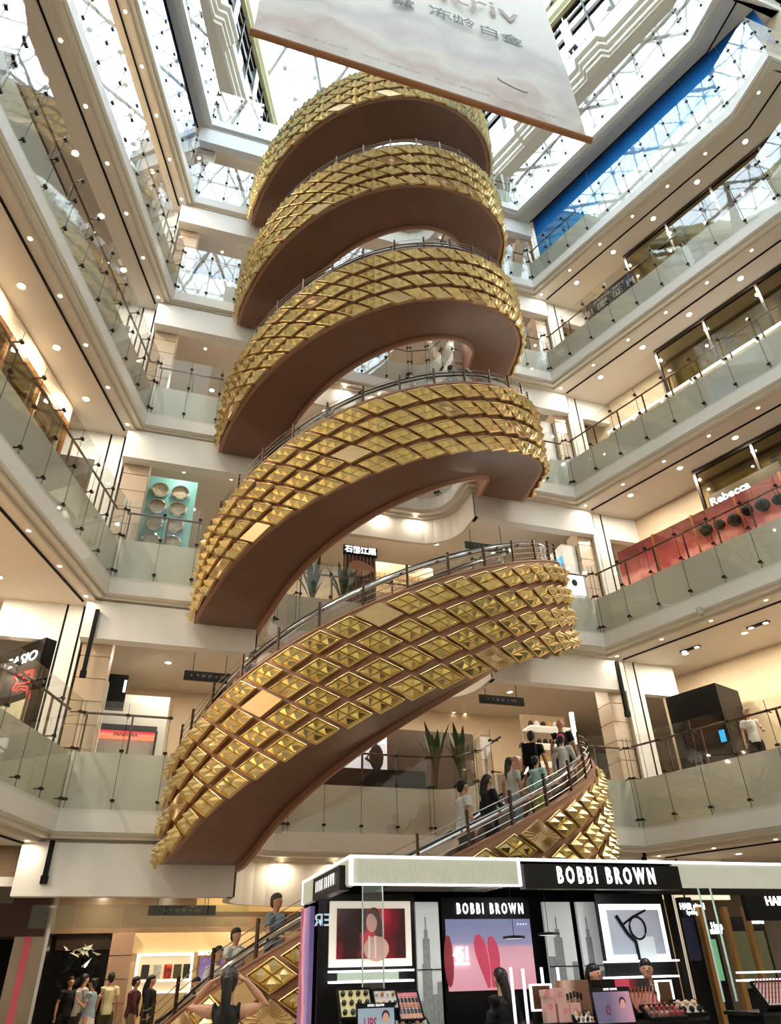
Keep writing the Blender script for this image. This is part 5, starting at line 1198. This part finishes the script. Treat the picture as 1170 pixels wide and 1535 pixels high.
def person(x, y, z, face, label, shirt, pants, la='down', ra='down', hair='short', long=False, legs='trousers', h=1.7, haircol=None, feet=True, group=None, extra=None):
    """face: heading in degrees, 0 looks along +Y, 90 along -X"""
    o = thing('person', label, 'person', (x, y, z), rad(face), group); k = h/1.73
    def add(nm, me, m, lab=None):
        q = link(nm, me, o); q.scale = (k, k, k)
        if m:
            q.material_slots[0].link = 'OBJECT'; q.material_slots[0].material = m
        if lab: q['label'] = lab
        return q
    add('body', body_mesh(la, ra), SK)
    add('top' if legs != 'skirt' else 'dress_top', shirt_mesh(la, ra, long), shirt)
    add('skirt' if legs == 'skirt' else 'trousers', legs_mesh(legs), pants)
    if hair != 'bald': add('cap' if hair == 'cap' else 'hair', hair_mesh(hair), haircol or HAIRB)
    if hair == 'cap': add('hair', hair_mesh('short'), HAIRB).scale = (k*.97, k*.97, k*.985)
    add('eyes', FEYE, None); add('mouth', FMOU, None)
    if feet: add('shoes', SHOE, None)
    if extra == 'bag' or extra == 'backpack':
        m = MB()
        if extra == 'bag':
            m.box(-.30, -.20, -.12, .16, .78, 1.02); mm = 'shoulder_bag'
            m.tube([(-.25, -.05, 1.0), (-.2, -.02, 1.3), (-.1, 0, 1.45), (-.2, .02, 1.3), (-.25, .1, 1.0)], .012, 5)
        else: m.box(-.14, .14, -.27, -.12, 1.0, 1.42); mm = 'backpack'
        q = link(mm, m.mesh(mm, [cloth('bag_cream', (.84, .80, .68)) if extra == 'bag' else BLACKM]), o); q.scale = (k, k, k)
    if extra == 'strap':
        q = link('bag_strap', MB().tube([(-.17, .10, 1.42), (-.02, .155, 1.2), (.14, .13, 1.0), (.2, .0, .9)], .014, 5).mesh('bag_strap', [BLACKM]), o); q.scale = (k, k, k)
    if extra == 'phone':
        q = link('phone', MB().box(-.04, .04, .33, .345, 1.28, 1.42).mesh('phone', [BLACK]), o); q.scale = (k, k, k)
    return o
WHT, LBL, CRM, DRK, MAR, BLK, GRY, MNT, LIM, DNM, OLV, PNK, KHK = [cloth(n_, c_) for n_, c_ in (('white', (.86, .86, .84)), ('pale_blue', (.62, .72, .80)), ('cream', (.90, .86, .70)), ('navy', (.14, .15, .20)), ('maroon', (.32, .13, .14)),
    ('black', (.07, .07, .08)), ('grey_blue', (.48, .56, .64)), ('mint', (.68, .84, .80)), ('lime', (.72, .78, .20)), ('denim', (.25, .30, .40)), ('olive', (.30, .28, .20)), ('pink', (.86, .25, .45)), ('khaki', (.52, .46, .36)))]
def rider(k, th, r, label, *a, **kw):
    """stands on the escalator at plan angle th, looking up the flight"""
    s = 5; t = 8+164*(math.floor((th-8)/164*52)+.5)/52
    z = k*H+S(t) if 8 < th < 172 else k*H+S(th)
    p = cp(r, th, 0); tx, ty = sin(rad(th)), -cos(rad(th)); face = math.degrees(math.atan2(-tx, ty))+kw.pop('turn', 0)
    return person(p.x, p.y, z, face, label, *a, **kw)
rider(0, 43, 3.75, 'man in a grey-blue T-shirt with a dark strap riding the lowest flight', GRY, DNM, ra='rail', extra='strap', haircol=mat('grey_hair', (.25, .22, .20), .6), h=1.74)
rider(0, 33.5, 4.0, 'person in a white top riding below the man in grey-blue on the lowest flight', WHT, DRK, ra='rail', h=1.58)
rider(0, 26, 3.95, 'person in a white shirt with short dark hair near the foot of the lowest flight', WHT, KHK, h=1.66)
rider(0, 15, 3.95, 'person in a dark red top at the very foot of the lowest flight', MAR, BLK, h=1.5)
rider(0, 94.5, 3.85, 'man in a white T-shirt with a cream shoulder bag on the lowest flight', WHT, BLK, extra='bag', h=1.72)
rider(0, 102, 3.9, 'woman in black with long hair, next above the man with the cream bag', BLK, BLK, hair='long', long=True, ra='rail', h=1.62)
rider(0, 115.5, 3.65, 'girl in white with long dark hair near the top of the lowest flight', WHT, LBL, hair='long', h=1.55)
rider(0, 119, 4.1, 'child in a mint hooded top and lime shorts near the top of the lowest flight', MNT, LIM, long=True, legs='shorts', h=1.42)
rider(0, 132, 3.65, 'tall person in black with a black backpack near the top of the lowest flight', BLK, BLK, extra='backpack', h=1.74)
rider(0, 142, 4.15, 'bald man in black at the top of the lowest flight', BLK, BLK, hair='bald', h=1.78)
rider(0, 136, 4.2, 'person in a pink cap and white top near the top of the lowest flight', WHT, KHK, hair='cap', haircol=PNK, long=True, ra='rail', h=1.55)
rider(1, 19, 3.9, 'dark haired rider at the foot of the second flight, mostly hidden by the tiles', BLK, BLK, h=1.75)
rider(1, 29, 3.9, 'rider with black hair on the lower part of the second flight', GRY, BLK, h=1.68)
rider(2, 55, 3.9, 'rider in a light brown top on the third flight, lowest of its riders', KHK, BLK, h=1.62)
rider(2, 67, 3.9, 'rider in a white top on the third flight, second of its riders', WHT, BLK, h=1.6)
rider(2, 85, 3.9, 'rider with short dark hair in the middle of the third flight', WHT, DRK, h=1.6)
rider(2, 103, 3.9, 'rider in pale blue in the upper half of the third flight', LBL, DRK, h=1.62)
rider(2, 111, 3.9, 'rider with a white cap in the upper half of the third flight', WHT, BLK, h=1.6, hair='cap', haircol=WHT)
p = at(1128, 1100, *wr(1.1)); person(p.x, p.y, 5.2, 150, 'person in a white T-shirt and pale cap on the right gallery', WHT, BLK, la='rail', hair='cap', haircol=cloth('sand', (.75, .68, .58)), h=1.68)
# ground floor crowd
gc = 'people standing on the ground floor at the left'
person(-6.02, 6.2, 0, -60, 'man in a white T-shirt with a dark cross strap, left in the crowd', WHT, OLV, la='phone', ra='phone', extra='strap', h=1.70)
person(-5.78, 5.9, 0, 70, 'woman in a pale blue top and white skirt facing the man with the strap', LBL, WHT, la='phone', ra='bag', legs='skirt', h=1.60, hair='bun')
person(-5.38, 6.1, 0, 5, 'man in a cream T-shirt seen from behind before the stone pillar', CRM, OLV, h=1.72)
person(-6.35, 6.6, 0, 200, 'person in dark clothes at the left behind the man in the white T-shirt', BLK, BLK, h=1.66)
person(-4.78, 5.7, 0, -80, 'person in a maroon top walking right, left one of the pair before the lit niche', MAR, KHK, long=True, h=1.62)
person(-4.42, 5.6, 0, -100, 'woman in black with long hair and a pale shoulder strap before the lit niche', BLK, BLK, hair='long', long=True, h=1.64)
# the woman with her hands at her head, close to the camera
d_ = ray(345, 1450); t_ = 7.9/math.hypot(d_.x, d_.y); px_ = CAM+d_*t_
wq = person(px_.x, px_.y, 0, -12, 'woman in a black top with a ponytail, both hands raised to her hair', BLK, BLK, la='head', ra='head', hair='tail', h=1.66)
# kiosk staff and customer
p_ = kp(888, 1455, kf+1.1); person(p_.x, p_.y, 0, 200, 'smiling saleswoman with long black hair behind the middle counter', BLK, BLK, hair='long', long=True, h=1.62)
p_ = kp(968, 1452, kf+1.0); person(p_.x, p_.y, 0, 150, 'salesman in black with short dark hair bending over the middle counter', BLK, BLK, la='phone', ra='phone', h=1.66)
p_ = kp(750, 1463, kf+.95); person(p_.x, p_.y, 0, 10, 'dark silhouetted customer with long hair before the glowing lip screen', BLK, BLK, hair='long', long=True, h=1.60)
